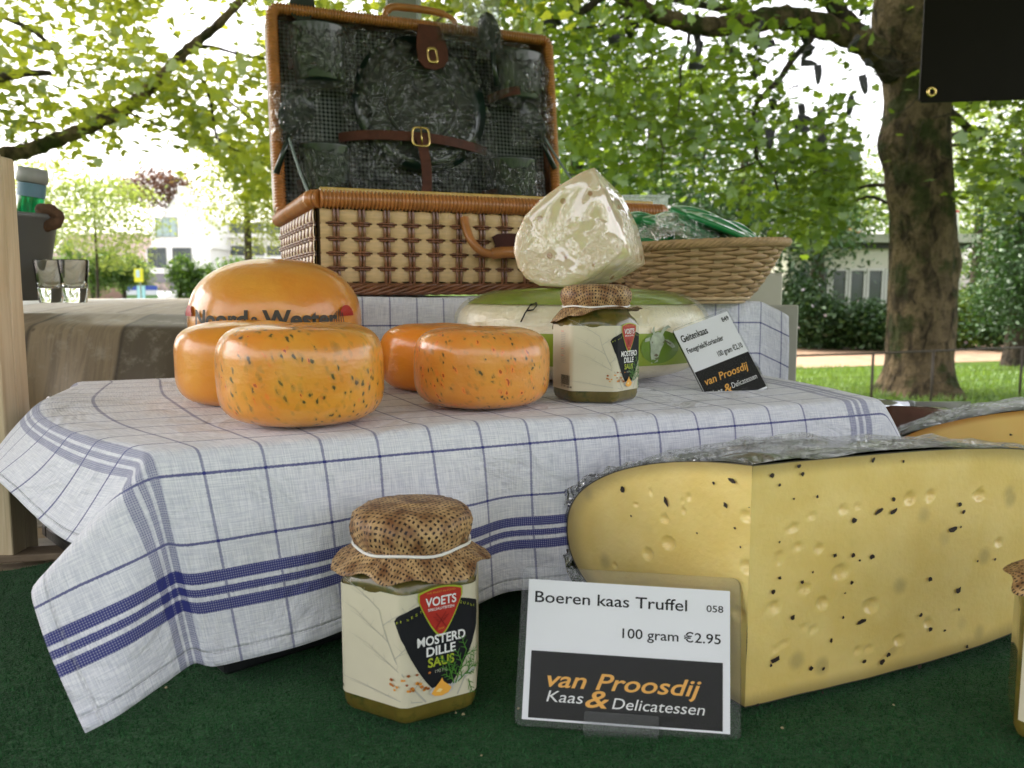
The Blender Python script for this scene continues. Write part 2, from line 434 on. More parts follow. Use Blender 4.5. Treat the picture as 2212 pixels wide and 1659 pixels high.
# ------------------------------------------------------------------ ground
def lawn_mat():
    n = NT('lawn_grass'); v = n.obj(); f = n.noise(v, .55, 4, .6); g = n.noise(v, 40, 4, .7); k = n.noise(n.scl(v, 1, 6, 1), 6, 4)
    c = n.mix(n.step(.3, .7, f), (.055, .12, .012), (.13, .21, .02)); c = n.mix(n.math('MULTIPLY', n.step(.4, .7, g), .5), c, (.035, .08, .01))
    c = n.mix(n.math('MULTIPLY', n.step(.55, .75, k), .5), c, (.15, .15, .045))
    n.set(color=c, rough=.9, spec=.15, normal=n.bump(n.math('ADD', g, k), .05)); return n.m
def sheet(name, pts, z, m, kind='structure'):
    o = mesh(name, [(p[0], p[1], z) for p in pts], [tuple(range(len(pts)))], m, smooth=False); o['kind'] = kind; return o
sheet('lawn', [(-600, -300), (600, -300), (600, 900), (-600, 900)], 0, lawn_mat())
pth = simple('path_gravel', (.36, .24, .15), .95, .25, 3, .01, 60)
sheet('path', [at_z(1560, 802, -CZ), at_z(2560, 765, -CZ), at_z(2560, 735, -CZ), at_z(1560, 757, -CZ)], .004, pth)
sheet('street', [(-70, 34), (-4, 40), (2, 95), (-90, 95)], .004, simple('paving', (.27, .26, .24), .9, .2, .7, .005, 20))
# grass blades near the big tree
gp = npr.uniform(0, 1, (16000, 2)); gP = np.stack([3.0+gp[:, 0]*6, 8.2+gp[:, 1]**1.3*6.2, np.full(16000, .02)], 1)
go = leaves('grass_blades', gP, .07, leaf_mat('grass_blade', (.06, .13, .015), (.1, .2, .02), (.17, .27, .04), .4), None, (np.array([(-.1, 0, 0), (.1, 0, 0), (.03, .15, .5), (0, .35, .9)]), np.array([(0, 1, 2), (0, 2, 3)])), .45, 5)
tagit(go, 'short bright green grass of the lawn round the big plane tree', 'grass')

# ------------------------------------------------------------------ trees
def limb(name, pts, r0, r1, m, parent, n=8, wob=.0, seg=6):
    S = spline(pts, seg); k = len(S)
    rr = [(r0+(r1-r0)*i/(k-1))*(1+.09*math.sin(i*1.7)+.05*math.sin(i*3.1)) for i in range(k)]
    V, F = tube(S, rr, n); loc = -Vector(parent.location)
    o = mesh(name, V, F, m, parent, world=True); return o
def twigs(parent, m, n, sampler, seed, L=.9, r=.008, steps=6, droop=-.25):
    rs = np.random.RandomState(seed); parts = []
    for _ in range(n):
        p = Vector(sampler(rs)); d = Vector((rs.normal(), rs.normal()*.6, droop+rs.normal()*.5)).normalized(); pts = [p]
        for i in range(steps):
            d = (d+Vector((rs.normal()*.28, rs.normal()*.28, rs.normal()*.28+droop*.15))).normalized(); p = p+d*L/steps; pts.append(p)
        parts.append(tube(pts, [r*(1-.8*i/steps) for i in range(steps+1)], 4, False))
    V, F = join(*parts); o = mesh('twigs', V, F, m, parent, world=True); o['kind'] = 'stuff'; return o
def leaf_parts(parent, P, size, m, seed, n=250):
    T, F = PL; me = bpy.data.meshes.new('leaf'); me.from_pydata([tuple(x) for x in T], [], [tuple(f) for f in F]); me.materials.append(m)
    # nearest leaves
    d = np.linalg.norm(P-np.array([0, 0, CZ]), axis=1); idx = np.argsort(d)[:n]; rs = np.random.RandomState(seed)
    off = Vector(parent.location)
    for i in idx:
        o = bpy.data.objects.new('leaf', me); C.objects.link(o); o.parent = parent
        o.location = Vector(P[i])-off; o.rotation_euler = (rs.normal(0, .8), rs.normal(0, .8), rs.uniform(0, 6.28)); o.scale = (size*(1+rs.uniform(-.3, .3)),)*3
    return np.delete(P, idx, 0)
def inview(P, x0=-60, x1=2270, y0=-60, y1=1000):
    """picture position of points (to thin the crown where a branch leaves the sky open)"""
    Q = P-np.array([0, 0, CZ]); d = Q[:, 1]*cP-Q[:, 2]*sP; u = Q[:, 1]*sP+Q[:, 2]*cP
    return 1106+Q[:, 0]/d*FPX, 829.5-u/d*FPX, d

# big plane tree on the right
TX = at(1985, 850, 10.9); TX.z = 0
big = thing('plane_tree', 'big mottled plane tree with mossy trunk standing on the lawn, shoes hanging in it', 'tree', TX)
def trunk_mesh(base, axis, flare, seed, nz=70, na=48, burls=()):
    zs = [axis[0][2]+(axis[-1][2]-axis[0][2])*i/(nz-1) for i in range(nz)]
    V, F = [], []
    for z in zs:
        for (a, b) in zip(axis[:-1], axis[1:]):
            if z <= b[2]+1e-6: break
        t = min(1, max(0, (z-a[2])/(b[2]-a[2]))); t2 = t*t*(3-2*t)
        cx, cy = a[0]+(b[0]-a[0])*t2, a[1]+(b[1]-a[1])*t2; r0 = a[3]+(b[3]-a[3])*t2
        for k in range(na):
            th = 2*PI*k/na; q = Vector((math.cos(th), math.sin(th), z*.45))
            r = r0*(1+.10*mnoise.noise(q*1.6+Vector((seed, 0, 0)))+.05*mnoise.noise(q*5+Vector((0, seed, 0)))+.022*mnoise.noise(q*14))
            r += flare*max(0, 1-z/.55)**2*(.55+.6*mnoise.noise(Vector((math.cos(th)*1.7, math.sin(th)*1.7, seed))))
            for (bt, bz, br, ba) in burls:
                dd = ((th-bt+PI) % (2*PI))-PI; r += ba*math.exp(-(dd*r0/br)**2-((z-bz)/br)**2)
            V.append((cx+r*math.cos(th), cy+r*math.sin(th), z))
    for i in range(nz-1):
        for k in range(na):
            k2 = (k+1) % na; F.append((i*na+k, i*na+k2, (i+1)*na+k2, (i+1)*na+k))
    return V, F
V, F = trunk_mesh(TX, [(0, 0, -.1, .40), (-.02, 0, .8, .40), (-.06, 0, 2.0, .395), (-.2, 0, 3.6, .375), (-.28, 0, 4.6, .42), (-.35, 0, 6.2, .36)], .30, 3.1,
    burls=((PI*.95, 3.15, .25, .10), (PI*1.05, 2.6, .2, .07), (-.2, 1.7, .18, .07), (.1, 3.9, .25, .10), (PI, 4.7, .4, .12)))
mesh('trunk', V, F, B_plane, big)
L = lambda lst, Y: [at(x, y, Y+dy) for (x, y, dy) in lst]
YB = 10.6
limb('limb', L([(1930, 150, .3), (1877, 99, 0), (1828, 73, 0), (1745, 48, -.2), (1685, 38, -.4), (1611, 48, -.6), (1551, 58, -.8), (1492, 52, -.9), (1432, 36, -1), (1370, 8, -1.1), (1290, -40, -1.2), (1150, -110, -1.3)], YB), .17, .06, B_plane, big, 12)
limb('limb', L([(1930, 160, .2), (1878, 98, 0), (1830, 48, 0), (1790, -5, -.1), (1700, -120, -.2)], YB), .15, .08, B_dark, big, 10)
limb('limb', L([(1620, 45, -.6), (1570, 22, -.7), (1500, 8, -.8), (1420, -12, -.9), (1300, -60, -1)], YB), .05, .03, B_dark, big)
limb('limb', L([(1760, 60, 0), (1748, 90, -.2), (1712, 128, -.4), (1685, 170, -.5), (1655, 200, -.6), (1630, 235, -.7), (1631, 297, -.8), (1637, 348, -.8), (1668, 378, -.8), (1680, 410, -.9)], YB), .045, .014, B_dark, big)
limb('limb', L([(1637, 348, -.8), (1600, 364, -.8), (1560, 372, -.9)], YB), .014, .006, B_dark, big)
limb('limb', L([(1668, 378, -.8), (1700, 355, -.8), (1740, 345, -.9), (1790, 320, -.9)], YB), .014, .006, B_dark, big)
limb('limb', L([(1490, 55, -.9), (1485, 100, -1), (1470, 150, -1), (1470, 200, -1), (1465, 240, -1.1)], YB), .022, .007, B_dark, big)
limb('limb', L([(1375, 10, -1.1), (1330, 45, -1.1), (1280, 58, -1.2), (1220, 62, -1.2)], YB), .02, .007, B_dark, big)
limb('limb', L([(1300, -10, -1.2), (1255, 25, -1.2), (1230, 0, -1.3)], YB), .05, .03, B_dark, big)
limb('limb', L([(1400, 105, -1.0), (1408, 130, -1), (1370, 175, -1), (1372, 230, -1.1)], YB), .012, .005, B_dark, big)
for pts, r in (([(2020, 220, .2), (2055, 245, .4), (2090, 275, .6), (2118, 300, .8)], .075), ([(2030, 300, .2), (2060, 292, .6), (2090, 280, .9)], .05),
               ([(2030, 315, .3), (2075, 312, .8), (2110, 298, 1.0)], .025), ([(1920, 400, 0), (1870, 402, .3), (1820, 420, .6)], .03), ([(1930, 445, 0), (1880, 425, .3), (1840, 440, .6), (1800, 470, .9)], .025)):
    limb('limb', L(pts, YB+.4), r, r*.5, B_dark, big)
rs = np.random.RandomState(21)
XL, XR = at(1150, 0, 10).x, at(2260, 0, 10).x
P1 = clumps(960, 26, box_s(XL-.6, XR+2.5, 8.2, 12.4, 2.55, 6.8), .34, 31, .55)
P1b = clumps(170, 26, box_s(at(1560, 0, 10).x, at(2260, 0, 10).x, 8.6, 12, 1.95, 2.9), .30, 33, .5)
P1 = np.concatenate([P1, P1b])
px, py, d = inview(P1)
low = np.interp(px, [1100, 1200, 1330, 1420, 1520, 1640, 1760, 1900, 2050, 2150, 2300], [430, 420, 470, 400, 430, 520, 560, 300, 420, 460, 420])
keep = (py < low+npr.normal(0, 25, len(px)))
for (cx, cy, rx, ry, kp) in ((1500, 35, 70, 22, .1), (1490, 75, 55, 28, .15), (1700, 20, 80, 25, .1), (1820, 45, 60, 30, .15), (1800, 130, 80, 75, .14), (1690, 130, 45, 45, .25), (1745, 200, 45, 60, .22), (1860, 200, 40, 90, .3), (1650, 190, 25, 40, .5), (1965, 400, 105, 700, .03), (1570, 420, 130, 120, .42), (2130, 370, 110, 120, .4), (1500, 470, 90, 60, .5)):
    inside = ((px-cx)/rx)**2+((py-cy)/ry)**2 < 1
    keep &= ~(inside & (npr.uniform(0, 1, len(px)) > kp))
P1 = P1[keep]
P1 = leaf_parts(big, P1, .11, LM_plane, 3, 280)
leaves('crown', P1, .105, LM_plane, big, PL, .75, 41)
twigs(big, B_dark, 110, box_s(XL, XR, 8.5, 11.5, 2.8, 4.6), 51)

# plane tree on the left, trunk just out of the picture
tl = thing('plane_tree', 'plane tree whose long bare limb rises across the bright sky on the left', 'tree', (-8.6, 9.8, 0))
V, F = trunk_mesh(None, [(0, 0, -.1, .42), (0, 0, 2, .36), (.05, 0, 4.2, .33), (.1, 0, 7, .28)], .25, 7.7); mesh('trunk', V, F, B_plane, tl)
YL = 9.0
limb('limb', [Vector((-8.5, 9.8, 2.2))]+L([(-300, 330, .4), (-60, 345, .1), (5, 335, 0), (60, 325, 0), (120, 303, 0), (180, 280, 0), (240, 250, 0), (290, 222, 0), (335, 178, 0), (372, 140, 0), (400, 112, 0), (432, 85, 0), (470, 54, 0), (530, -10, .1), (600, -90, .2)], YL), .095, .036, B_plane, tl, 12)
for pts, r in (([(375, 128, 0), (415, 142, -.1), (440, 180, -.2), (455, 220, -.2), (462, 270, -.3), (468, 300, -.3)], .022), ([(405, 108, 0), (450, 100, .1), (520, 118, .2), (590, 130, .3)], .022),
               ([(255, 240, 0), (300, 252, .2), (350, 275, .3)], .015), ([(75, 320, 0), (78, 290, 0), (85, 268, 0), (60, 262, .1)], .022), ([(-80, 180, .3), (20, 165, .3), (60, 158, .3), (110, 158, .3)], .06), ([(-40, 20, .5), (60, 60, .5), (110, 100, .5), (130, 130, .5)], .03),
               ([(440, 190, -.2), (485, 210, -.2), (520, 240, -.2), (560, 270, -.1)], .012), ([(470, 300, -.3), (500, 320, -.3), (540, 335, -.3)], .01)):
    limb('limb', L(pts, YL), r, r*.5, B_dark, tl)
P2 = clumps(720, 24, box_s(-9.5, 1.0, 7.6, 12.5, 3.3, 7.2), .33, 61, .5)
P2b = clumps(230, 24, box_s(-6.2, -2.2, 8.0, 12.0, 2.5, 3.5), .30, 63, .5)
P2 = np.concatenate([P2, P2b]); px, py, d = inview(P2)
low = np.interp(px, [-300, 0, 100, 200, 330, 420, 520, 620, 1000, 1200], [330, 330, 320, 360, 330, 400, 470, 480, 200, 60])
keep = py < low+npr.normal(0, 22, len(px))
for (cx, cy, rx, ry, kp) in ((440, 60, 120, 75, .12), (200, 330, 230, 60, .30), (60, 215, 120, 60, .5), (390, 430, 120, 110, .06), (520, 250, 90, 70, .5), (330, 290, 60, 60, .35)):
    inside = ((px-cx)/rx)**2+((py-cy)/ry)**2 < 1
    keep &= ~(inside & (npr.uniform(0, 1, len(px)) > kp))
P2 = P2[keep]
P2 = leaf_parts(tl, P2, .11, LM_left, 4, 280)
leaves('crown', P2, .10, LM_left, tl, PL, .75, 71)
twigs(tl, B_dark, 60, box_s(-6, 0, 8, 11, 2.9, 5), 72)

def tree(label, base, h, blobs, size, m, n_cl, per, spread, tpl, seed, tr=.25, bark=B_dark, shell=.35, name='tree', flatk=.55):
    t = thing(name, label, 'tree', (base[0], base[1], 0))
    V, F = trunk_mesh(None, [(0, 0, -.1, tr), (.05, 0, h*.5, tr*.8), (.0, .1, h*.85, tr*.4)], tr*.5, seed*1.3, 24, 16); mesh('trunk', V, F, bark, t)
    Ps = []
    tot = sum(b[3]*b[5] for b in blobs)
    for i, b in enumerate(blobs):
        k = max(3, int(n_cl*b[3]*b[5]/tot)); Ps.append(clumps(k, per, ell_s(b[:3], b[3:6], shell), spread, seed+i, flatk))
    P = np.concatenate(Ps); P = P[P[:, 2] > .15]
    leaves('crown', P, size, m, t, tpl, .8, seed+5); return t
def blob(px, py, Y, rx, rz, ry=None):
    c = at(px, py, Y); k = Y/FPX; return (c.x, c.y, c.z, rx*k, (ry if ry else rx*k), rz*k)
# trees behind, right half
tree('dark fir-like tree between the picnic basket and the big plane tree', at(1600, 700, 21), 5.5, [blob(1560, 420, 21, 150, 130), blob(1650, 520, 21, 190, 110), blob(1500, 520, 21, 90, 120), blob(1740, 575, 21, 50, 30)], .16, LM_dark, 420, 22, .5, OL, 101, name='fir_tree', flatk=.25)
tree('tall dark green tree directly right of the open basket lid', at(1240, 700, 24), 9, [blob(1270, 230, 24, 110, 190), blob(1260, 470, 24, 110, 130), blob(1250, 60, 24, 100, 120)], .2, LM_dark, 300, 22, .5, OL, 111)
tree('mid green tree in the middle distance behind the goat cheese wedge', at(1400, 700, 27), 9, [blob(1400, 300, 27, 160, 160), blob(1390, 480, 27, 130, 120), blob(1500, 230, 28, 90, 80)], .2, LM_mid, 460, 24, .5, OL, 121)
tree('bright green tree seen between the branches left of the big trunk', at(1760, 700, 30), 9, [blob(1700, 400, 30, 150, 90), blob(1800, 450, 30, 100, 70), blob(1700, 460, 31, 120, 60)], .2, LM_mid, 360, 24, .55, OL, 131)
tree('yellow green tree behind the trunk towards the flat roofed building', at(2100, 700, 42), 10, [blob(2100, 330, 42, 110, 120), blob(2080, 440, 42, 80, 60), blob(2180, 270, 42, 130, 120), blob(1860, 410, 42, 70, 60)], .26, LM_pale, 320, 22, .7, OL, 141)
tree('broad mid green tree far behind the building at right', at(2160, 700, 50), 10, [blob(2120, 520, 52, 90, 80), blob(2190, 470, 52, 90, 100), blob(1830, 450, 60, 90, 50)], .3, LM_mid, 260, 22, .8, OL, 151)
tree('ivy-clad dark tree at the right edge of the photo', at(2195, 760, 15), 4.6, [blob(2165, 470, 15, 42, 220), blob(2230, 420, 15, 75, 160), blob(2215, 560, 15, 55, 120), blob(2170, 640, 14.2, 60, 100), blob(2215, 600, 14.2, 50, 110)], .09, LM_dark, 420, 26, .24, OL, 161, .2)
# trees behind, left half
tree('pale feathery tree left of the white gabled house', at(215, 700, 48), 8, [blob(200, 470, 48, 130, 80), blob(120, 440, 48, 110, 90), blob(235, 430, 48, 50, 50), blob(262, 540, 50, 36, 60)], .26, LM_pale, 330, 24, .7, OL, 171, .08, flatk=.4)
tree('light green tree right of the white gabled house', at(540, 700, 46), 8, [blob(540, 400, 46, 110, 90), blob(590, 480, 46, 70, 80), blob(480, 350, 46, 50, 40)], .24, LM_left, 300, 20, .7, OL, 181)
tree('copper red tree behind the ridge of the white house', at(355, 700, 118), 13, [blob(340, 408, 118, 62, 36)], .6, LM_red, 170, 18, 1.1, OL, 191)
tree('green tree beside the yellow sign, in front of the house corner', at(310, 700, 70), 4, [blob(292, 600, 70, 22, 35)], .3, LM_mid, 90, 20, .5, OL, 197)
def pollard(label, items, Y, seed):
    t = thing('pollard_tree', label, 'tree', (at(items[0][0], 700, Y).x, Y, 0), group='clipped round trees on the square')
    V, F = trunk_mesh(None, [(0, 0, -.05, .14), (0, 0, 2.4, .12)], .05, seed, 10, 12); mesh('trunk', V, F, B_dark, t)
    Ps = [clumps(26, 30, ell_s(*(lambda b: (b[:3], b[3:6]))(blob(x, y, Y, r, r*.9)), .8), .22, seed+i, .8) for i, (x, y, r) in enumerate(items)]
    leaves('crown', np.concatenate(Ps), .24, LM_hedge, t, OL, .9, seed+9, kind='stuff')
pollard('clipped round tree with knobbly crown behind the shot glasses', [(205, 612, 28), (235, 570, 28), (215, 575, 25), (150, 560, 30)], 52, 201)
pollard('clipped round tree with bright top just left of the house windows', [(272, 572, 28), (262, 606, 22), (288, 590, 20), (250, 590, 20)], 54, 211)
pollard('clipped dark green tree in front of the right part of the house', [(392, 580, 26), (400, 610, 27), (430, 605, 30), (420, 635, 24)], 50, 221)
pollard('clipped dark green tree just left of the biggest orange cheese', [(470, 595, 30), (500, 610, 32), (465, 625, 26), (520, 585, 26)], 50, 231)
# far-off wood, plus unseen trees added behind the camera to cut fill light
woodm = thing('far_and_rear_wood', 'distant mass of green trees behind the park, plus unseen ones added behind the camera to cut light', 'woodland', (12, 75, 0))
Pw = np.concatenate([clumps(300, 20, box_s(-26, 26, -22, -14, .4, 5.5), 1.0, 245), clumps(260, 22, box_s(2, 60, 66, 84, .5, 13), 1.1, 241), clumps(120, 22, box_s(-70, -48, 84, 100, .5, 12), 1.2, 242)])
leaves('foliage', Pw, .6, LM_mid, woodm, OL, .9, 243)
# shrubs
def shrub(label, items, Y, m, seed, flowers=0, group=None):
    t = thing('shrub', label, 'shrub', (at(items[0][0], 700, Y).x, Y, 0), group=group)
    Ps = [clumps(int(2.2*(rx*rz)**.5), 34, ell_s(*(lambda b: (b[:3], b[3:6]))(blob(x, y, Y, rx, rz, .8)), .6), .17, seed+i, .7) for i, (x, y, rx, rz) in enumerate(items)]
    P = np.concatenate(Ps); P = P[P[:, 2] > .03]
    leaves('foliage', P, .11, m, t, OL, .8, seed+3)
    if flowers:
        px_, py_, d_ = inview(P); q = P[npr.choice(len(P), flowers)]+np.array([0, -.15, .05])
        leaves('flowers', q, .09, flat((.6, .5, .62), 'flower_pale'), t, QL, 1.2, seed+4)
    V, F = join(*[tube(spline([(0, 0, 0), (npr.normal()*.15, npr.normal()*.1, .4), (npr.normal()*.4, npr.normal()*.2, .9)], 3), [.03]*6+[.01], 5) for _ in range(6)])
    mesh('stem', V, F, B_dark, t)
SG = 'dark shrubs along the far side of the path'
shrub('dark shrub behind the path directly left of the big trunk', [(1870, 705, 62, 42), (1905, 700, 40, 40)], 19.0, LM_dark, 301, group=SG)
shrub('dark shrub with pale blossom behind the grey board', [(1790, 700, 55, 48), (1730, 670, 40, 60)], 19.2, LM_dark, 311, 26, group=SG)
shrub('shrub with white blossom directly right of the big trunk', [(2090, 700, 50, 55), (2140, 670, 40, 55)], 19.5, LM_mid, 321, 40, group=SG)
shrub('dark rhododendron shrub at the right edge behind the path', [(2190, 690, 75, 60), (2230, 640, 60, 90)], 18.6, LM_dark, 331, 24, group=SG)
shrub('low dark shrub left of the grey board behind the bread basket', [(1650, 700, 60, 60), (1590, 650, 60, 70)], 20.5, LM_dark, 341, group=SG)

# ------------------------------------------------------------------ buildings
def win(parent, x0, x1, z0, z1, y, fm, gm, bars=1, hb=0, depth=.08, fr=.06):
    V, F = join(box(x0, x1, y-depth, y, z0, z0+fr), box(x0, x1, y-depth, y, z1-fr, z1), box(x0, x0+fr, y-depth, y, z0+fr, z1-fr), box(x1-fr, x1, y-depth, y, z0+fr, z1-fr),
                *[box(x0+(x1-x0)*(k+1)/(bars+1)-.02, x0+(x1-x0)*(k+1)/(bars+1)+.02, y-depth*.8, y, z0+fr, z1-fr) for k in range(bars)],
                *[box(x0+fr, x1-fr, y-depth*.75, y, z0+(z1-z0)*(k+1)/(hb+1)-.02, z0+(z1-z0)*(k+1)/(hb+1)+.02) for k in range(hb)])
    f = mesh('window', V, F, fm, parent, smooth=False)
    V, F = box(x0+.02, x1-.02, y-.025, y-.012, z0+.02, z1-.02); g = mesh('pane', V, F, gm, f, smooth=False); return f
glass_dark = simple('window_glass', (.05, .065, .07), .12, .4, .8, spec=.8); glass_pale = simple('window_curtain', (.35, .45, .45), .3, .2, 2)
wh = simple('white_render', (.82, .81, .78), .8, .04, .4, .003, 4); frame_g = simple('window_frame_grey', (.16, .17, .16), .5)
HY = 92.0; hx0, hx1 = at(318, 600, HY).x, at(455, 600, HY).x
hz = lambda y: at(380, y, HY).z
house = thing('house', 'white gabled house with one upper window and two larger ones beneath', 'house', (0, 0, 0))
mesh('wall', *prism([(hx0, HY, 3.1), (hx1, HY, 3.1), (hx1, HY, hz(540)), (hx1+.4, HY, hz(535)), (at(455, 540, HY).x, HY, hz(470)), (at(382, 0, HY).x, HY, hz(418)), (at(366, 0, HY).x, HY, hz(418)), (at(322, 0, HY).x, HY, hz(480)), (at(300, 0, HY).x, HY, hz(505)), (at(304, 0, HY).x, HY, hz(528)), (hx0, HY, hz(540))], (0, 9, 0)), wh, house, smooth=False)
mesh('shopfront', *box(hx0, hx1, HY+.05, HY+8.9, 0, 3.1), simple('shop_grey', (.16, .15, .17), .7), house, smooth=False)
rp_ = [(at(298, 0, HY).x, HY-.15, hz(508)), (at(322, 0, HY).x, HY-.15, hz(478)), (at(368, 0, HY).x, HY-.15, hz(415)), (at(368, 0, HY).x, HY-.15, hz(419)), (at(322, 0, HY).x, HY-.15, hz(483)), (at(298, 0, HY).x, HY-.15, hz(513))]
mesh('roof', *prism(rp_, (0, 9.3, 0)), simple('roof_white', (.7, .7, .72), .6), house, smooth=False)
mesh('chimney', *box(at(365, 0, HY).x, at(384, 0, HY).x, HY+.1, HY+1.2, hz(422), hz(402)), wh, house, smooth=False)
X = lambda px_: at(px_, 600, HY).x
win(house, X(340), X(388), hz(512), hz(470), HY, frame_g, glass_pale, 2, 0)
win(house, X(321), X(362), hz(579), hz(535), HY, frame_g, glass_dark, 1, 0); win(house, X(375), X(416), hz(579), hz(535), HY, frame_g, glass_dark, 0, 1)
w3 = win(house, X(328), X(368), .5, hz(609), HY+.05, frame_g, simple('shop_window', (.25, .2, .18), .2, .5, 1.2), 1, 0)
def pl(o, s=1): return lambda x, y: (o[0]+x, o[1], o[2]+y)
V, F = put_text('Groene', 0, 1.5, 0, .42, pl((X(356), HY-.02, hz(603)))); mesh('lettering', V, F, M['print_white'], house, smooth=False)
aw = simple('awning_white', (.85, .85, .83), .7)
mesh('awning', *prism([(X(306), HY-.1, hz(628)), (X(306), HY-3.0, hz(637)), (X(306), HY-3.0, hz(643)), (X(306), HY-.1, hz(634))], (X(435)-X(306), 0, 0)), aw, house, smooth=False)
# second white building
b2 = thing('apartment_building', 'white modernist apartment block with ribbon windows behind the light green tree', 'building', (0, 0, 0)); BY = 98
bx0, bx1 = at(470, 0, BY).x, at(640, 0, BY).x
mesh('wall', *box(bx0, bx1, BY, BY+10, 0, at(500, 480, BY).z), wh, b2, smooth=False)
for k in range(3):
    z0 = at(500, 600-k*48, BY).z; 
    for j in range(4): win(b2, bx0+.4+j*2.1, bx0+2.2+j*2.1, z0, z0+1.1, BY, frame_g, glass_dark, 1, 0)
for k in range(3): mesh('balcony_slab', *box(bx0, bx1, BY-1.1, BY-.01, at(500, 605-k*48, BY).z-.25, at(500, 605-k*48, BY).z-.05), wh, b2, smooth=False)
mesh('column', *box(at(455, 0, BY).x, at(468, 0, BY).x, BY-.6, BY+1, 0, at(500, 535, BY).z), simple('brick_brown', (.25, .17, .15), .8), b2, smooth=False)
b3 = thing('terrace_house', 'brown brick house glimpsed through the pale tree on the far left', 'house', (0, 0, 0))
mesh('wall', *box(at(80, 0, 96).x, at(296, 0, 96).x, 96, 104, 0, at(200, 560, 96).z), simple('brick_far', (.26, .17, .13), .85, .2, .8), b3, smooth=False)
mesh('roof', *prism([(at(75, 0, 96).x, 95.6, at(200, 560, 96).z), (at(75, 0, 96).x, 100, at(200, 500, 96).z), (at(75, 0, 96).x, 104.4, at(200, 560, 96).z)], (at(300, 0, 96).x-at(75, 0, 96).x, 0, 0)), simple('tiles_far', (.2, .14, .13), .8), b3, smooth=False)
for j in range(5): win(b3, at(95+j*40, 0, 96).x, at(118+j*40, 0, 96).x, at(200, 600, 96).z, at(200, 572, 96).z, 96, aw, glass_dark)
# flat roofed building at right
fb = thing('pavilion', 'low flat-roofed cream building with a row of dark windows behind the shrubs', 'building', (0, 0, 0)); FY = 31.0
fx = lambda p: at(p, 600, FY).x; fz = lambda y: at(1950, y, FY).z
cream = simple('cream_render', (.50, .49, .40), .8, .06, .6)
mesh('wall', *box(fx(1700), fx(2075), FY, FY+7, 0, fz(537)), cream, fb, smooth=False)
mesh('roof', *box(fx(1720), fx(2098), FY-.5, FY+7.5, fz(525)+.0, fz(507)), simple('fascia', (.34, .35, .28), .7), fb, smooth=False)
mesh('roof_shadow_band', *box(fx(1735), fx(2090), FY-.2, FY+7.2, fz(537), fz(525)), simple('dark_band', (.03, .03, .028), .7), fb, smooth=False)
for j in range(7):
    x0 = 1715+j*39; win(fb, fx(x0), fx(x0+37), fz(690), fz(580), FY, simple('frame_cream', (.5, .5, .46), .6) if j == 0 else bpy.data.materials['frame_cream'], glass_dark, 0, 0, .1, .08)
tb = thing('tower_block', 'white house wall with orange tiled roof peeping over the flat roof', 'house', (0, 0, 0)); TY = 58
mesh('wall', *box(at(1795, 0, TY).x, at(1850, 0, TY).x, TY, TY+6, 0, at(1800, 478, TY).z), wh, tb, smooth=False)
mesh('wing', *box(at(1851, 0, TY).x, at(1899, 0, TY).x, TY+.5, TY+6, 0, at(1800, 505, TY).z), wh, tb, smooth=False)
mesh('roof', *prism([(at(1850, 0, TY).x+.02, TY+.3, at(1800, 508, TY).z), (at(1850, 0, TY).x+.02, TY+2.5, at(1800, 487, TY).z), (at(1850, 0, TY).x+.02, TY+6.2, at(1800, 508, TY).z)], (at(1902, 0, TY).x-at(1850, 0, TY).x, 0, 0)), simple('roof_orange', (.42, .15, .06), .8), tb, smooth=False)
ch = thing('chimney_stack', 'slim white chimney with a red cap on the flat roof right of the trunk', 'chimney', at(2062, 507, FY+2))
mesh('shaft', *lathe([(.16, 0), (.10, .82), (.10, .84)], 12), wh, ch); mesh('cap', *lathe([(.12, .841), (.12, .92), (.02, .93)], 12), M['print_red'], ch)
# booth, sign, car, street
bo = thing('advertising_fence', 'blue and green printed fence panels under the yellow sign', 'fence', (0, 0, 0)); OY = 60
mb, mg2, mw2 = flat((.02, .06, .3), 'booth_blue'), flat((.09, .2, .06), 'booth_green'), flat((.3, .6, .62), 'booth_aqua')
oz = lambda y: at(270, y, OY).z
for (a, b) in ((240, 264), (284, 310)):
    mesh('panel', *box(at(a, 0, OY).x, at(b, 0, OY).x, OY, OY+.1, oz(672), oz(637)), mg2, bo, smooth=False)
    mesh('panel', *box(at(a, 0, OY).x, at(b, 0, OY).x, OY, OY+.1, oz(636.9), oz(627)), flat((.5, .55, .6), 'booth_pale') if a == 240 else bpy.data.materials['booth_pale'], bo, smooth=False)
    mesh('panel', *box(at(a, 0, OY).x, at(b, 0, OY).x, OY, OY+.1, oz(626.9), oz(617)), mb, bo, smooth=False)
mesh('panel', *box(at(265, 0, OY).x, at(283, 0, OY).x, OY, OY+.1, oz(672), oz(617)), mw2, bo, smooth=False)
ys = thing('shop_sign', 'bright yellow shop sign with a pale blue patch hanging above the printed fence', 'sign', (0, 0, 0))
mesh('board', *box(at(260, 0, 47).x, at(279, 0, 47).x, 47, 47.12, at(270, 609, 47).z, at(270, 580, 47).z), flat((.75, .72, .03), 'sign_yellow'), ys, smooth=False)
mesh('inset', *box(at(265, 0, 47).x, at(273, 0, 47).x, 46.97, 46.995, at(270, 599, 47).z, at(270, 583, 47).z), flat((.5, .65, .7), 'sign_pale_blue'), ys, smooth=False)
mesh('post', *box(at(269, 0, 47).x, at(271, 0, 47).x, 47.16, 47.26, 0, at(270, 590, 47).z), M['steel'], ys, smooth=False)
car = thing('parked_car', 'white car parked under the awning, only its roof showing over the table', 'car', (at(398, 0, 72).x, 72, 0))
prof = [(-2.1, .35), (-2.1, .8), (-1.9, .95), (-1.0, 1.05), (-.45, 1.45), (.9, 1.5), (1.7, 1.05), (2.1, .95), (2.15, .4)]
carw = simple('car_white', (.75, .76, .76), .25, .02, coat=1)
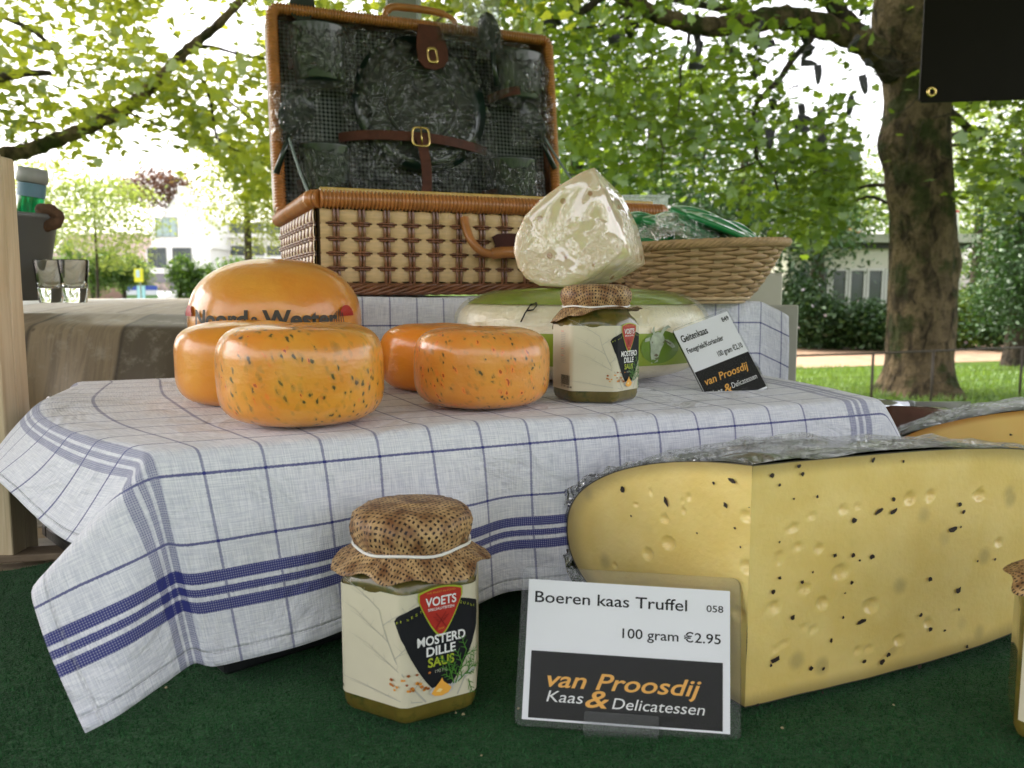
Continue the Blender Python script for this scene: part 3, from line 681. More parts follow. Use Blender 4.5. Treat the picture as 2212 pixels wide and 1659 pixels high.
mesh('body', *prism([(x, -.85, z) for x, z in prof], (0, 1.7, 0)), carw, car, smooth=False)
for a, b in ((-.85, -.02), (.06, .9)): mesh('window', *prism([(a-(.35 if a < 0 else 0)*.5, -.86, 1.05), (b+(.3 if b > .5 else 0), -.86, 1.05), (b, -.86, 1.4), (a+.15, -.86, 1.4)], (0, .01, 0)), glass_dark, car, smooth=False)
for x in (-1.35, 1.35): mesh('wheel', *xf(lathe([(.05, -.1), (.33, -.1), (.33, .1), (.05, .1)], 18), Matrix.Translation((x, -.8, .33)) @ Matrix.Rotation(PI/2, 4, 'X')), M['black_plastic'], car)
mesh('tail_light', *box(2.0, 2.12, -.84, -.6, .75, .95), M['print_red'], car, smooth=False)
# low wire fence round the lawn
fen = thing('wire_fence', 'low dark wire fence with thin posts in front of the big tree', 'fence', (0, 0, 0))
fm = simple('fence_iron', (.05, .038, .025), .7)
FP = [(1719, 9.2), (1731, 9.25), (1923, 9.6), (2059, 10.0), (2260, 10.6)]
tops = []
for x, Y in FP:
    t = at(x, 0, Y); t.z = .62; tops.append(t); mesh('post', *tube([(t.x, t.y, -.1), (t.x, t.y, .62)], .016, 8), fm, fen)
mesh('top_rail', *tube([p+Vector((0, 0, .004)) for p in tops[1:]], .012, 6), fm, fen)
for k in range(4):
    mesh('wire', *tube([Vector((p.x, p.y, .12+.12*k)) for p in tops[1:]], .0016, 4), fm, fen)
# unseen awning, added above the goods to shade them, its front edge stays above the picture
aw_o = thing('added_awning', 'unseen canvas awning added over the stall to shade the goods', 'awning', (0, .4, 2.45))
can = NT('canvas'); v = can.obj(); f = can.noise(v, 40, 3)
d_ = can.node('ShaderNodeBsdfDiffuse', {'Color': can.mix(f, (.20, .20, .18), (.25, .24, .21))}); t_ = can.node('ShaderNodeBsdfTranslucent', {'Color': (.30, .28, .22)})
can.t.links.new(can.node('ShaderNodeMixShader', {0: .10, 1: d_.outputs[0], 2: t_.outputs[0]}).outputs[0], can.out.inputs[0])
V, F = grid(20, 16, lambda i, j: (-2.3+4.6*i/19, -1.5+3.3*j/15, .02*math.cos(i*1.3)-.16*abs(j/15-.45)))
mesh('canvas', V, F, can.m, aw_o)
for (x0, x1, y0, y1) in ((-2.3, 2.3, -1.51, -1.49), (-2.3, 2.3, 1.79, 1.81)): mesh('spar', *box(x0, x1, y0, y1, -.14, -.10, .004), bpy.data.materials['steel'], aw_o, smooth=False)
# ------------------------------------------------------------------ shoes hanging in the big tree
def make_shoe(label):
    t = thing('shoe', label, 'shoe', (0, 0, 0), group='shoes hanging in the plane tree')
    def outline(k, z, ins=0):
        pts = []
        for i in range(20):
            a = 2*PI*i/20; x = math.cos(a)*.14; wv = .045 if x > -.02 else .036
            y = math.sin(a)*(wv+.006*math.cos(a)); pts.append((x*(1-ins), y*(1-ins*1.5), z))
        return pts
    def sh(z, x0, x1, wd):
        return [((x0+x1)/2+(x1-x0)/2*math.cos(2*PI*i/20), wd*math.sin(2*PI*i/20), z) for i in range(20)]
    rs_ = [outline(0, 0, .03), outline(0, .012, 0), outline(0, .025, .01)]
    V = sum(rs_, []); F = [(k*20+i, k*20+(i+1) % 20, k*20+20+(i+1) % 20, k*20+20+i) for k in range(2) for i in range(20)]+[tuple(range(19, -1, -1)), tuple(range(40, 60))]
    mesh('sole', V, F, SOLE, t)
    rs_ = [sh(.025, -.135, .136, .043), sh(.05, -.135, .125, .041), sh(.07, -.134, .08, .036), sh(.088, -.133, .02, .032), sh(.10, -.132, -.02, .03), sh(.098, -.12, -.03, .022), sh(.04, -.11, 0, .018)]
    V = sum(rs_, []); F = [(k*20+i, k*20+(i+1) % 20, k*20+20+(i+1) % 20, k*20+20+i) for k in range(6) for i in range(20)]+[tuple(range(120, 140))]
    mesh('upper', V, F, UPPER, t)
    V, F = join(*[tube([(x, -.03, z), (x+.004, 0, z+.012), (x, .03, z)], .0035, 5) for x, z in ((.01, .088), (.03, .08), (.05, .072))], tube([(-.12, 0, .1), (-.09, .01, .22), (-.03, 0, .34)], .003, 4))
    lc_ = mesh('laces', V, F, LACE, t); lc_['kind'] = 'stuff'; return t
SOLE = simple('shoe_sole', (.05, .05, .055), .7, .3, 12); UPPER = simple('shoe_upper', (.014, .014, .016), .6, .4, 20); LACE = simple('shoe_lace', (.03, .03, .03), .8)
shoes = [(1364, 30, 0), (1366, 56, 1), (1334, 89, 2), (1355, 72, 1), (1506, 104, 3), (1506, 150, 2), (1581, 89, 0), (1587, 68, 1), (1580, 119, 3), (1628, 89, 3), (1630, 150, 3), (1646, 62, 0), (1658, 104, 0), (1741, 116, 1), (1747, 143, 2),
         (1631, 277, 0), (1658, 300, 3), (1739, 262, 2), (1664, 226, 1), (1184, 56, 2), (1198, 45, 1), (1733, 84, 1), (1748, 116, 0), (1761, 162, 3), (1727, 245, 3), (1731, 284, 2), (1765, 245, 1), (1771, 314, 0), (1778, 330, 2), (1778, 377, 2),
         (1834, 228, 3), (1861, 185, 3), (1857, 23, 1), (1845, 96, 0), (1877, 142, 2), (1657, 301, 3), (1502, 92, 3)]
look = ['toe pointing left', 'sole tipped up', 'lying almost level', 'hanging straight down by its laces']
where = lambda x, y: ('under the thick limb' if y < 130 and x < 1700 else 'close to the trunk' if x > 1820 else 'below the forked branch' if x > 1600 else 'out among the leaves')
shoe0 = None; seen_l = {}
rot = [(0.3, 0.5, 2.8), (1.6, .2, .8), (.2, -.1, .3), (.2, 1.45, .6)]
nth = ['', 'second ', 'third ', 'fourth ', 'fifth ', 'sixth ', 'seventh ', 'eighth ', 'ninth ', 'tenth ']
for i, (x, y, k) in enumerate(sorted(shoes)):
    key = (look[k], where(x, y)); c_ = seen_l.get(key, 0); seen_l[key] = c_+1
    lab = f'{nth[c_]}dark shoe from the left {look[k]} {where(x, y)}'
    p = at(x, y, 9.7+.5*math.sin(i*2.3)); r = rot[k]; r = (r[0]+.3*math.sin(i), r[1]+.3*math.cos(i*1.7), r[2]+.5*math.sin(i*3))
    if i == 0: shoe0 = make_shoe(lab); shoe0.location = p; shoe0.rotation_euler = r; shoe0.scale = (.74,)*3
    else: cp_tree(shoe0, p, r, lab)

# ------------------------------------------------------------------ stall table, turf, boards
TZ = -.23
table = thing('stall_table', 'pale wooden market stall table under the green turf mat', 'table', rel(-.1, .8, TZ-.9+.0))
wood_t = wood_mat('table_wood', (.32, .24, .15), (.42, .35, .25), 'x', 1.2)
wood_g = wood_mat('table_wood_grey', (.26, .25, .22), (.42, .40, .36), 'x', 1.0)
def wbox(name, x0, x1, y0, y1, z0, z1, m, parent, bev=0.0015, **k):
    V, F = box(x0, x1, y0, y1, z0+CZ, z1+CZ, bev); return mesh(name, V, F, m, parent, smooth=False, world=parent is not None, **k)
ang = R(13)
for k in range(11):
    y0 = -.1+k*.14
    V, F = box(-1.3, 1.3, y0+.0015, y0+.1385, -.024, 0, .002)
    Mx = Matrix.Translation(rel(0, 0, TZ-.0065)) @ Matrix.Rotation(ang*0+R(8), 4, 'Z')
    o = mesh('plank', *xf((V, F), Mx), wood_g if k % 2 else wood_t, table, smooth=False, world=True)
for (x, y) in ((-1.15, .05), (1.15, .05), (-1.15, 1.6), (1.15, 1.6)): wbox('leg', x-.03, x+.03, y-.03, y+.03, -CZ, TZ-.034, wood_t, table)
def turf_mat():
    n = NT('green_turf'); v = n.obj(); f = n.noise(v, 26, 4, .6); g = n.noise(v, 900, 3, .7); k = n.vor(v, 420)
    c = n.mix(n.step(.3, .7, f), (.010, .050, .016), (.022, .088, .027)); c = n.mix(n.step(.35, .75, g), c, (.035, .14, .045))
    n.set(color=c, rough=.95, spec=.1, normal=n.bump(n.math('ADD', g, k), .0012), sheen=.1); return n.m
tpoly = [(-1.2, -.05), (1.2, -.05), (1.2, 1.3), (.25, 1.32), (-.12, .96), (-.30, .80), (-.37, .722), (-.385, .700), (-.41, .675), (-.47, .652), (-.9, .60), (-1.2, .58)]
turf_o = thing('turf_mat', 'dark green artificial turf mat covering the stall table', 'mat', rel(0, .5, TZ-.004))
nT = len(tpoly); V = [(x, y, z) for z in (TZ-.005+CZ, TZ+CZ) for x, y in tpoly]
mesh('backing', V, [tuple(range(nT-1, -1, -1)), tuple(range(nT, 2*nT))]+[(i, (i+1) % nT, nT+(i+1) % nT, nT+i) for i in range(nT)], turf_mat(), turf_o, smooth=False, world=True)
def inpoly(x, y):
    c = False; j = nT-1
    for i in range(nT):
        xi, yi = tpoly[i]; xj, yj = tpoly[j]
        if (yi > y) != (yj > y) and x < (xj-xi)*(y-yi)/(yj-yi)+xi: c = not c
        j = i
    return c
N = 230000
yy = .30+npr.uniform(0, 1, N)**1.6*.55; xx = npr.uniform(-1, 1, N)*(yy*.66+.02)
ok = np.array([inpoly(a, b) for a, b in zip(xx, yy)]); xx, yy = xx[ok], yy[ok]
tuft = NT('turf_fibre'); rp = tuft.node('ShaderNodeNewGeometry').outputs['Random Per Island']
tuft.set(color=tuft.ramp(rp, [(0, (.008, .045, .015)), (.6, (.019, .092, .028)), (1, (.05, .17, .06))]), rough=.8, spec=.2)
BL_T = (np.array([(-.10, 0, 0), (.10, 0, 0), (.12, .25, .75)]), np.array([(0, 1, 2)]))
go = leaves('pile', np.stack([xx, yy, np.full(len(xx), TZ+CZ-.0004)], 1), .0030, tuft.m, turf_o, BL_T, .9, 77)
for i in range(16):     # crumbs on the turf
    pass
crumb_m = simple('crumb', (.36, .31, .18), .8)
Vc, Fc = [], []
for (x, y) in ((985, 1547), (1000, 1550), (1120, 1538), (360, 1492), (1690, 1580), (1040, 1640), (1930, 1530)):
    p = at_z(x, y, TZ+.002); s = rnd.uniform(.0004, .0009)
    v, f = lathe([(s, -s*.6), (s*1.2, 0), (s*.6, s*.8)], 5); k = len(Vc); Vc += [(p.x+a[0]*rnd.uniform(.7, 1.6), p.y+a[1], p.z+a[2]+.002) for a in v]; Fc += [tuple(i+k for i in q) for q in f]
o = mesh('crumbs', Vc, Fc, crumb_m); tagit(o, 'tiny cheese crumbs scattered over the green turf', 'crumbs', kind='stuff')

# wooden board standing at the far left
bd = thing('wooden_crate', 'pale wooden crate of glued boards standing on end at the left edge', 'crate', rel(-.50, .72, TZ))
bw = wood_mat('pine_board', (.52, .40, .24), (.66, .55, .38), 'z', 1.6)
q = at_z(30, 1214, TZ); xr = q.x
for i, (a, b) in enumerate(((-.30, -.165), (-.1645, -.083), (-.0825, -.0285), (-.028, 0))):
    wbox('plank', xr+a, xr+b, q.y, q.y+.02, TZ+.0005, .1115, bw, bd, .0008)
wbox('batten', xr-.30, xr-.02, q.y+.0205, q.y+.035, TZ+.02, TZ+.06, bw, bd)
wbox('end_board', xr-.018, xr-.0005, q.y+.0205, q.y+.040, TZ+.0005, .110, bw, bd)
# little offcuts of wood beside the crate
of = thing('wood_offcut', 'small brown offcut of wood lying at the edge of the turf', 'wood piece', rel(-.42, .70, TZ))
mesh('block', *xf(box(-.045, .06, -.012, .014, 0, .006, .001), Matrix.Translation(rel(-.405, .708, TZ)) @ Matrix.Rotation(R(12), 4, 'Z')), wood_mat('offcut', (.16, .11, .07), (.24, .18, .12), 'x', 2), of, smooth=False, world=True)
of2 = thing('wood_offcut', 'grey weathered flat slat under the foot of the pale crate', 'wood piece', rel(-.46, .74, TZ))
mesh('slat', *xf(box(-.13, .10, -.022, .022, 0, .0035, .001), Matrix.Translation(rel(-.46, .742, TZ-.0055)) @ Matrix.Rotation(R(17), 4, 'Z')), wood_mat('slat_grey', (.33, .32, .29), (.5, .48, .44), 'x', 2), of2, smooth=False, world=True)

# ------------------------------------------------------------------ black crates under the towels
def crate(label, loc, rz, W, D, H, group='black plastic crates under the tea towels'):
    t = thing('plastic_crate', label, 'crate', loc, rz, group); m = M['black_plastic']
    mesh('base', *box(0, W, 0, D, H-.006, H, .002), m, t, smooth=False)
    for nm, (x0, x1, y0, y1) in (('wall', (0, W, .006, .009)), ('wall', (0, W, D-.009, D-.006)), ('wall', (.006, .009, .0095, D-.0095)), ('wall', (W-.009, W-.006, .0095, D-.0095))):
        mesh(nm, *box(x0, x1, y0, y1, .012, H-.0065), m, t, smooth=False)
    mesh('rim', *join(box(-.008, W+.008, -.008, 0.0055, 0, .012, .002), box(-.008, W+.008, D-.0055, D+.008, 0, .012, .002), box(-.008, .0055, .006, D-.006, 0, .012, .002), box(W-.0055, W+.008, .006, D-.006, 0, .012, .002)), m, t, smooth=False)
    n = 6
    for i in range(n+1):
        x = .004+(W-.011)*i/n; mesh('rib', *box(x, x+.003, -.003, .0058, .0125, H-.007), m, t, smooth=False)
        y = .010+(D-.023)*i/n; mesh('rib', *box(-.003, .0058, y, y+.003, .0125, H-.007), m, t, smooth=False)
    for z in (.05, .09): mesh('rib', *box(0, W, -.002, .0055, z, z+.002), m, t, smooth=False); mesh('rib', *box(-.002, .0055, .0105, D-.0105, z, z+.002), m, t, smooth=False)
    return t
crate('black ribbed plastic crate under the front-left corner of the tea towel', rel(-.168, .484, TZ+.004), R(43), .37, .374, .130)
crate('black plastic crate under the tea towel behind the truffle cheese', rel(.135, .70, TZ+.004), R(26), .20, .30, .128)
crate('black plastic crate hidden below the upper tea towel and picnic basket', rel(-.185, .955, TZ+.004), R(12), .49, .34, .21)

# ------------------------------------------------------------------ tea towels
FL, FR_, BL_, BR_ = Vector((-.198, .457, 0)), Vector((.305, .690, 0)), Vector((-.415, .800, 0)), Vector((.235, 1.04, 0))
ZC = -.09
def towel_front(p, q):
    a = (p-.085)/.552; v = (.513-q)/.42; h = q-.513; b = .085-p
    aa = min(1, max(0, a)); vv = min(1.05, max(0, v))
    T = FL*(1-aa)*(1-vv)+FR_*aa*(1-vv)+BL_*(1-aa)*vv+BR_*aa*vv
    # the left edge bulges out over the crate
    T = T+Vector((-.045, -.01, 0))*max(0, 1-abs(aa)*6)*math.sin(PI*min(1, vv))
    z = ZC
    nz = mnoise.noise(Vector((p*9, q*9, 3.1)))
    if 0 <= a <= 1 and v > 0: z += .0022*nz*min(1, v*6)+.0035*math.exp(-((a-.35)/.12)**2)*math.exp(-((v-.02)/.05)**2)
    T = Vector((T.x, T.y, z))
    nf = Vector((.42, -.907, 0)); eh = max(0, h); ea = max(0, b); er = max(0, a-1)*.552
    if h > 0 and b <= 0:
        eh *= 1-.085*smooth01(.04, .30, aa)
        al = .05+.03*smooth01(0, .3, aa); 
        fold = (math.sin(aa*24+.5)*.55+math.sin(aa*41+1.2+h*9)*.45+.9*math.exp(-((aa-.50)/.03)**2)-.8*math.exp(-((aa-.56)/.028)**2))*.0110*smooth01(.0, .08, h)*(1-.6*math.exp(-aa*6))*(1-.8*smooth01(.36, .46, aa))
        T = T+nf*(eh*math.sin(al)+fold+.0030*mnoise.noise(Vector((p*22, h*16, 7)))*smooth01(0, .03, h)+.004*smooth01(0, .02, h))+Vector((.19*eh*math.exp(-aa*5), 0, -eh*math.cos(al)))
        if T.z < TZ+.002: T.z = TZ+.002+(T.z-TZ)*.05
    elif h <= 0 and b > 0:
        wv = math.sin(v*7+.6)*.10+.10*math.sin(v*17)
        D = Vector((-.70+.12*wv, .40-.25*v, -.60-.5*wv-.15*v)).normalized()
        T = T+D*b+Vector((0, 0, -.010*math.sin(v*9+b*20)*b/.085))
    elif h > 0 and b > 0:
        th = math.degrees(math.atan2(b, h)); rho = math.hypot(b, h)
        keys = [(0, (.21, -.05, -.975)), (16, (.11, -.20, -.96)), (31, (-.03, -.37, -.91)), (50, (-.38, -.35, -.83)), (66, (-.62, -.30, -.73)), (78, (-.62, .05, -.70)), (90, (-.68, .42, -.58))]
        for (t0, d0), (t1, d1) in zip(keys[:-1], keys[1:]):
            if th <= t1: break
        t = (th-t0)/(t1-t0); D = (Vector(d0)*(1-t)+Vector(d1)*t).normalized()
        T = T+D*rho*.985
        if T.z < TZ+.0025: T.z = TZ+.0025
    if er > 0:
        T = T+Vector((.62, .22, -.75))*er-Vector((0, 0, 6*er*er))
    return T
def smooth_grid(P, it=3):
    for _ in range(it):
        Q = P.copy(); Q[1:-1, 1:-1] = (P[:-2, 1:-1]+P[2:, 1:-1]+P[1:-1, :-2]+P[1:-1, 2:]+P[1:-1, 1:-1]*2)/6
        Q[0, 1:-1] = (P[0, :-2]+P[0, 2:]+P[0, 1:-1]*2)/4; Q[-1, 1:-1] = (P[-1, :-2]+P[-1, 2:]+P[-1, 1:-1]*2)/4
        Q[1:-1, 0] = (P[:-2, 0]+P[2:, 0]+P[1:-1, 0]*2)/4; Q[1:-1, -1] = (P[:-2, -1]+P[2:, -1]+P[1:-1, -1]*2)/4
        P = Q
    return P
def cloth(name, fn, ps, qs, m, label, it=4, zfun=None):
    P = np.array([[tuple(fn(p, q)) for q in qs] for p in ps]); P = smooth_grid(P, it)
    if zfun is not None: P = zfun(P)
    P[:, :, 2] += CZ
    n, k = len(ps), len(qs); V = P.reshape(-1, 3)
    F = [(i*k+j, (i+1)*k+j, (i+1)*k+j+1, i*k+j+1) for i in range(n-1) for j in range(k-1)]
    o = mesh(name, V, F, m, uv=[(p, q) for p in ps for q in qs]); tagit(o, label, 'tea towel')
    md = o.modifiers.new('solid', 'SOLIDIFY'); md.thickness = .0010; md.offset = -1
    return o
tm = towel_mat('towel_check', .075, .597, .034, [.0735, .608], .0375, .038, .60, [.052, .5905], (.009, .624))
cloth('tea_towel', towel_front, np.linspace(0, .705, 190), np.linspace(.015, .632, 165), tm, 'white tea towel with blue check and stripes draped over the lower crate', 4)
# upper towel
UO, UU, UV_ = Vector((-.20, .93, 0)), Vector((.978, .208, 0)), Vector((-.208, .978, 0)); ZU = -.010
def towel_back(p, q):
    h = q-.36; v = .36-q; a = p-.10; aa = min(.515, max(-.01, a)); er = max(0, a-.515)
    fl = .004*math.sin(a*26)+.003*math.sin(a*55+1)
    if h <= 0: T = UO+UU*aa+UV_*v; T.z = ZU+.0008*math.sin(a*31+v*17)-.006*smooth01(.30, .42, a)
    else:
        T = UO+UU*aa-UV_*(.003+fl*smooth01(0, .05, h)); T.z = ZU-min(h, .092 if er == 0 else 9)
        if er == 0 and h > .088: T = T-UV_*(h-.088)*.5; T.z = ZC+.0045
    if er > 0:
        lift = .030*smooth01(0, .06, er)
        T = T+UU*er*.80+UV_*(-.02*smooth01(0, .08, er)); T.z -= er*.42+er*er*3.0-(lift*.2)
    return T
tm2 = towel_mat('towel_check_back', .075, .66, .030, [.0735, .672], .0375, .015, .47, [.0, .485])
cloth('tea_towel', towel_back, np.linspace(.08, .655, 150), np.linspace(.02, .455, 110), tm2, 'blue checked tea towel hanging down the step below the picnic basket', 2)

# ------------------------------------------------------------------ jars of mustard dill sauce
JS = .041; NECK = .075
glassm = NT('sauce_glass'); v = glassm.obj(); f = glassm.noise(v, 130, 4, .6); g = glassm.noise(v, 45, 3)
glassm.set(color=glassm.mix(glassm.step(.45, .75, f), glassm.mix(glassm.step(.3, .7, g), (.10, .075, .010), (.16, .125, .02)), (.04, .055, .008)), rough=.5, spec=.3, coat=1.0, coatr=.04, sss=.15, ssss=.01)
def hexr(th, s=JS):
    ap = s*math.cos(PI/6); t = ((th+PI/2) % (PI/3))-PI/6; r = ap/math.cos(t); lim = s*.975
    return min(r, lim)
def on_hex(s, z, off=.0):
    k = math.floor(s/JS); fr = s/JS-k
    a0 = -PI/2+k*PI/3; a1 = a0+PI/3; q_ = JS*1.004
    p0 = Vector((q_*math.cos(a0), q_*math.sin(a0))); p1 = Vector((q_*math.cos(a1), q_*math.sin(a1)))
    p_ = p0+(p1-p0)*fr; nrm = Vector((math.cos((a0+a1)/2), math.sin((a0+a1)/2)))
    # soften at the corner
    e = min(fr, 1-fr)*JS; sft = max(0, .0035-e); p_ = p_+nrm*off-p_.normalized()*sft*sft*90
    return Vector((p_.x, p_.y, z))
burl = NT('burlap_print'); uv = burl.uv(); nz = burl.noise(uv, 190, 3, .65, out='Color')
uvw = burl.node('ShaderNodeMix', {0: .0021, 4: uv, 5: nz}, data_type='VECTOR')
uvd = burl.node('ShaderNodeVectorMath', {0: uv}, operation='ADD'); sc_ = burl.node('ShaderNodeVectorMath', {0: nz}, operation='SCALE'); sc_.inputs['Scale'].default_value = .0034
burl.t.links.new(sc_.outputs[0], uvd.inputs[1])
mp = burl.node('ShaderNodeMapping', {0: uvd.outputs[0], 2: (0, 0, .5)})
x_, y_, _ = burl.sep(mp.outputs[0])
def tri_(c, s): return burl.math('ABSOLUTE', burl.math('SUBTRACT', burl.math('FRACT', burl.math('MULTIPLY', c, 1/s)), .5))
ax, ay = tri_(x_, .0029), tri_(y_, .0033)
tx_, ty_ = burl.step(.19, .27, ax), burl.step(.19, .27, ay)
thr = burl.math('MAXIMUM', tx_, ty_); brn = burl.noise(uv, 75, 3); fine = burl.noise(uv, 1500, 2)
ccol = burl.mix(burl.step(.3, .7, brn), (.17, .07, .025), (.60, .40, .19))
ccol = burl.mix(burl.math('MULTIPLY', burl.step(.4, .7, fine), .4), ccol, (.15, .07, .03))
burl.set(color=burl.mix(thr, (.018, .009, .008), ccol), rough=.6, spec=.3, normal=burl.bump(thr, .0002), coat=.15, coatr=.3)
def jar(label, loc, rz, seed, droop=0.0, scale=1.0):
    t = thing('sauce_jar', label, 'jar', loc, rz, 'hexagonal jars of mustard dill sauce'); t.scale = (scale,)*3
    n = 72; prof = [(.80, .0), (.90, .0008), (.965, .003), (1, .007), (1, .066), (.985, .072), (.93, .0765), (.83, .080), (.76, .084), (.76, .100)]
    V, F = [], []
    for i, (k, z) in enumerate(prof):
        bl = smooth01(.066, .083, z)
        for j in range(n):
            th = 2*PI*j/n; r = (hexr(th)*(1-bl)+JS*.97*bl)*k if z > .01 else hexr(th)*k; V.append((r*math.cos(th), r*math.sin(th), z))
    for i in range(len(prof)-1):
        for j in range(n):
            j2 = (j+1) % n; F.append((i*n+j, i*n+j2, (i+1)*n+j2, (i+1)*n+j))
    F.append(tuple(range(n-1, -1, -1))); F.append(tuple(range((len(prof)-1)*n, len(prof)*n)))
    mesh('glass', V, F, glassm.m, t)
    # label, wraps four faces
    ss = np.linspace(-2*JS*.98, 2*JS*.98, 121); V = [on_hex(s, z, .0003) for s in ss for z in (.0115, .0415, .0715)]
    F = [(i*3+j, i*3+3+j, i*3+4+j, i*3+1+j) for i in range(120) for j in range(2)]
    lab = mesh('label', V, F, M['cream_paper'], t)
    def P(off): return lambda x, y: on_hex(x, y, off)
    def add(vf, m, name='print'): mesh(name, vf[0], vf[1], m, lab, smooth=False)
    # faint dill drawing
    rj = random.Random(5); st = []
    def sprig(x, y, dx, dy, L_, w_, d):
        pts = [(x, y)]; 
        for i in range(6):
            dx += rj.uniform(-.12, .12); pts.append((pts[-1][0]+dx*L_/6, pts[-1][1]+dy*L_/6))
        st.append(stroke(pts, [w_*(1-.6*i/6) for i in range(7)], P(.0005)))
        if d > 0:
            for i in range(1, 7):
                s_ = 1 if i % 2 else -1; sprig(pts[i][0], pts[i][1], dx*.6+s_*.75, dy*.75, L_*.36, w_*.5, d-1)
    sprig(.012, .0125, -.62, .75, .066, .00045, 2); sprig(.030, .0125, .35, .9, .05, .0004, 2); sprig(.010, .013, -1.0, .2, .034, .0003, 1)
    add(join(*st), M['print_grey'])
    sh = []
    for i in range(9): t_ = i/8; sh.append((-.005+.026*t_, .0575+.0085*math.sin(t_*PI/2)**.8))
    for i in range(1, 9): t_ = i/8; sh.append((.021+.026*t_, .066-.0085*(1-math.cos(t_*PI/2))**.9))
    for i in range(1, 12): t_ = i/11; sh.append((.047-.026*t_**1.5, .0575-.0415*t_**.85))
    for i in range(1, 11): t_ = i/11; sh.append((.021-.026*(1-(1-t_)**1.5)*1.0, .016+.0415*(1-(1-t_)**.85)))
    V, F = grid(31, 25, lambda i, j: (0, 0, 0))
    # shield as strips so it folds round the corner
    xs = np.linspace(-.005, .047, 41); V = []
    for x in xs:
        u = (x-.021)/.026; top = .0575+.0085*max(0, 1-u*u)**.6; bot = .0155+.042*abs(u)**1.55; 
        for k in range(4): V.append(on_hex(x, bot+(max(top, bot)-bot)*k/3, .0006))
    F = [(i*4+j, i*4+4+j, i*4+5+j, i*4+1+j) for i in range(40) for j in range(3)]
    add((V, F), M['print_charcoal'])
    def badge(hw, top, bot, off, m):
        xs = np.linspace(-hw, hw, 25); V = []
        for x in xs:
            u = x/hw; tz = top-.0022*abs(u)**2; bz = bot+(top-.0062-bot)*abs(u)**1.5
            for k in range(3): V.append(on_hex(.0207+x, bz+(tz-bz)*k/2, off))
        add((V, [(i*3+j, i*3+3+j, i*3+4+j, i*3+1+j) for i in range(24) for j in range(2)]), m)
    badge(.0126, .0735, .0462, .0008, M['print_lime']); badge(.0117, .0727, .0477, .0010, M['print_red'])
    T_ = lambda txt, x0, x1, b, c, m, bold=.0, off=.0013: add(put_text(txt, x0, x1, b, c, P(off), bold), m, 'lettering')
    T_('VOETS', .0120, .0294, .0637, .0048, M['print_white'], .02); T_('SPECIALITEITEN', .0133, .0281, .0612, .0014, M['print_white'], .01)
    T_('THE FINEST IN FOOD', .0125, .0290, .0703, .0010, M['print_amber'])
    T_('2005', .0190, .0224, .0505, .0010, M['print_amber'])
    T_('MOSTERD', .0072, .0345, .0432, .0050, M['print_white'], .025); T_('DILLE', .0122, .0288, .0372, .0050, M['print_white'], .025)
    T_('SAUS', .0130, .0280, .0312, .0050, M['print_lime'], .025); T_('190 ML', .0170, .0240, .0275, .0018, M['print_grey'])
    for i, ch_ in enumerate('FINEST'): add(put_text(ch_, -.0032+i*.0024, -.0032+i*.0024+(.0005 if ch_ == 'I' else .0011), .0565+i*.0009, .0014, P(.0013)), M['print_lime'], 'lettering')
    for i, ch_ in enumerate('QUALITY'): add(put_text(ch_, .0315+i*.0021, .0315+i*.0021+(.0005 if ch_ == 'I' else .0011), .0623-i*.00085, .0014, P(.0013)), M['print_lime'], 'lettering')
    # crossed twigs in the badge
    add(join(*[stroke([(.0207-s_*.003, .0512), (.0207+s_*.0028, .0595)], .00022, P(.0013)) for s_ in (-1, 1)], *[stroke([(.0207+s_*(.0005+.0008*k), .0545+.0013*k), (.0207+s_*(.0028+.0008*k), .0557+.0010*k)], .00017, P(.0013)) for s_ in (-1, 1) for k in range(3)]), flat((.22, .008, .006), 'badge_dark') if 'badge_dark' not in bpy.data.materials else bpy.data.materials['badge_dark'])
    # seeds
    rj = random.Random(9); S1, S2, S3 = [], [], []
    for k in range(26):
        x = rj.uniform(-.010, .014); z = .0255+rj.uniform(-.0045, .0045)+(x*.0)-max(0, x)*.12; r_ = rj.uniform(.0006, .0009)
        [S1, S2, S3][k % 3].append(put_poly([(x+r_*1.25*math.cos(a*PI/5), z+r_*math.sin(a*PI/5)) for a in range(10)], P(.0012)))
    for L_, m_ in ((S1, M['print_brown']), (S2, M['print_amber']), (S3, flat((.5, .17, .03), 'seed_orange') if 'seed_orange' not in bpy.data.materials else bpy.data.materials['seed_orange'])): add(join(*L_), m_, 'seed_print')
    # spoon with mustard
    add(join(put_poly([(.0205+.0068*math.cos(a*PI/8), .0175+.0030*math.sin(a*PI/8)) for a in range(16)], P(.0013)), stroke([(.026, .0185), (.033, .0225), (.0405, .0245)], [.0010, .0006, .0009], P(.0013))), simple('spoon_print', (.5, .5, .5), .4), 'spoon_print')
    add(put_poly([(.0145, .0168), (.0165, .0152), (.0205, .0145), (.0245, .0155), (.0262, .0178), (.0240, .0200), (.0215, .0222), (.0208, .0243), (.0198, .0228), (.0170, .0200)], P(.0016)), M['print_orange'], 'mustard_print')
    add(put_poly([(.0170, .0175), (.0195, .0168), (.0210, .0180), (.0190, .0190)], P(.0018)), flat((.9, .7, .3), 'mustard_light') if 'mustard_light' not in bpy.data.materials else bpy.data.materials['mustard_light'], 'mustard_print')
    st = []; rj = random.Random(3)
    def dill(x, y, an, L_, w_, d):
        pts = [(x, y)]
        for i in range(5): an += rj.uniform(-.12, .12); pts.append((pts[-1][0]+math.cos(an)*L_/5, pts[-1][1]+math.sin(an)*L_/5))
        st.append(stroke(pts, [w_*(1-.5*i/5) for i in range(6)], P(.0015)))
        if d:
            for i in range(1, 6): dill(pts[i][0], pts[i][1], an+(.75 if i % 2 else -.75), L_*.42, w_*.8, d-1)
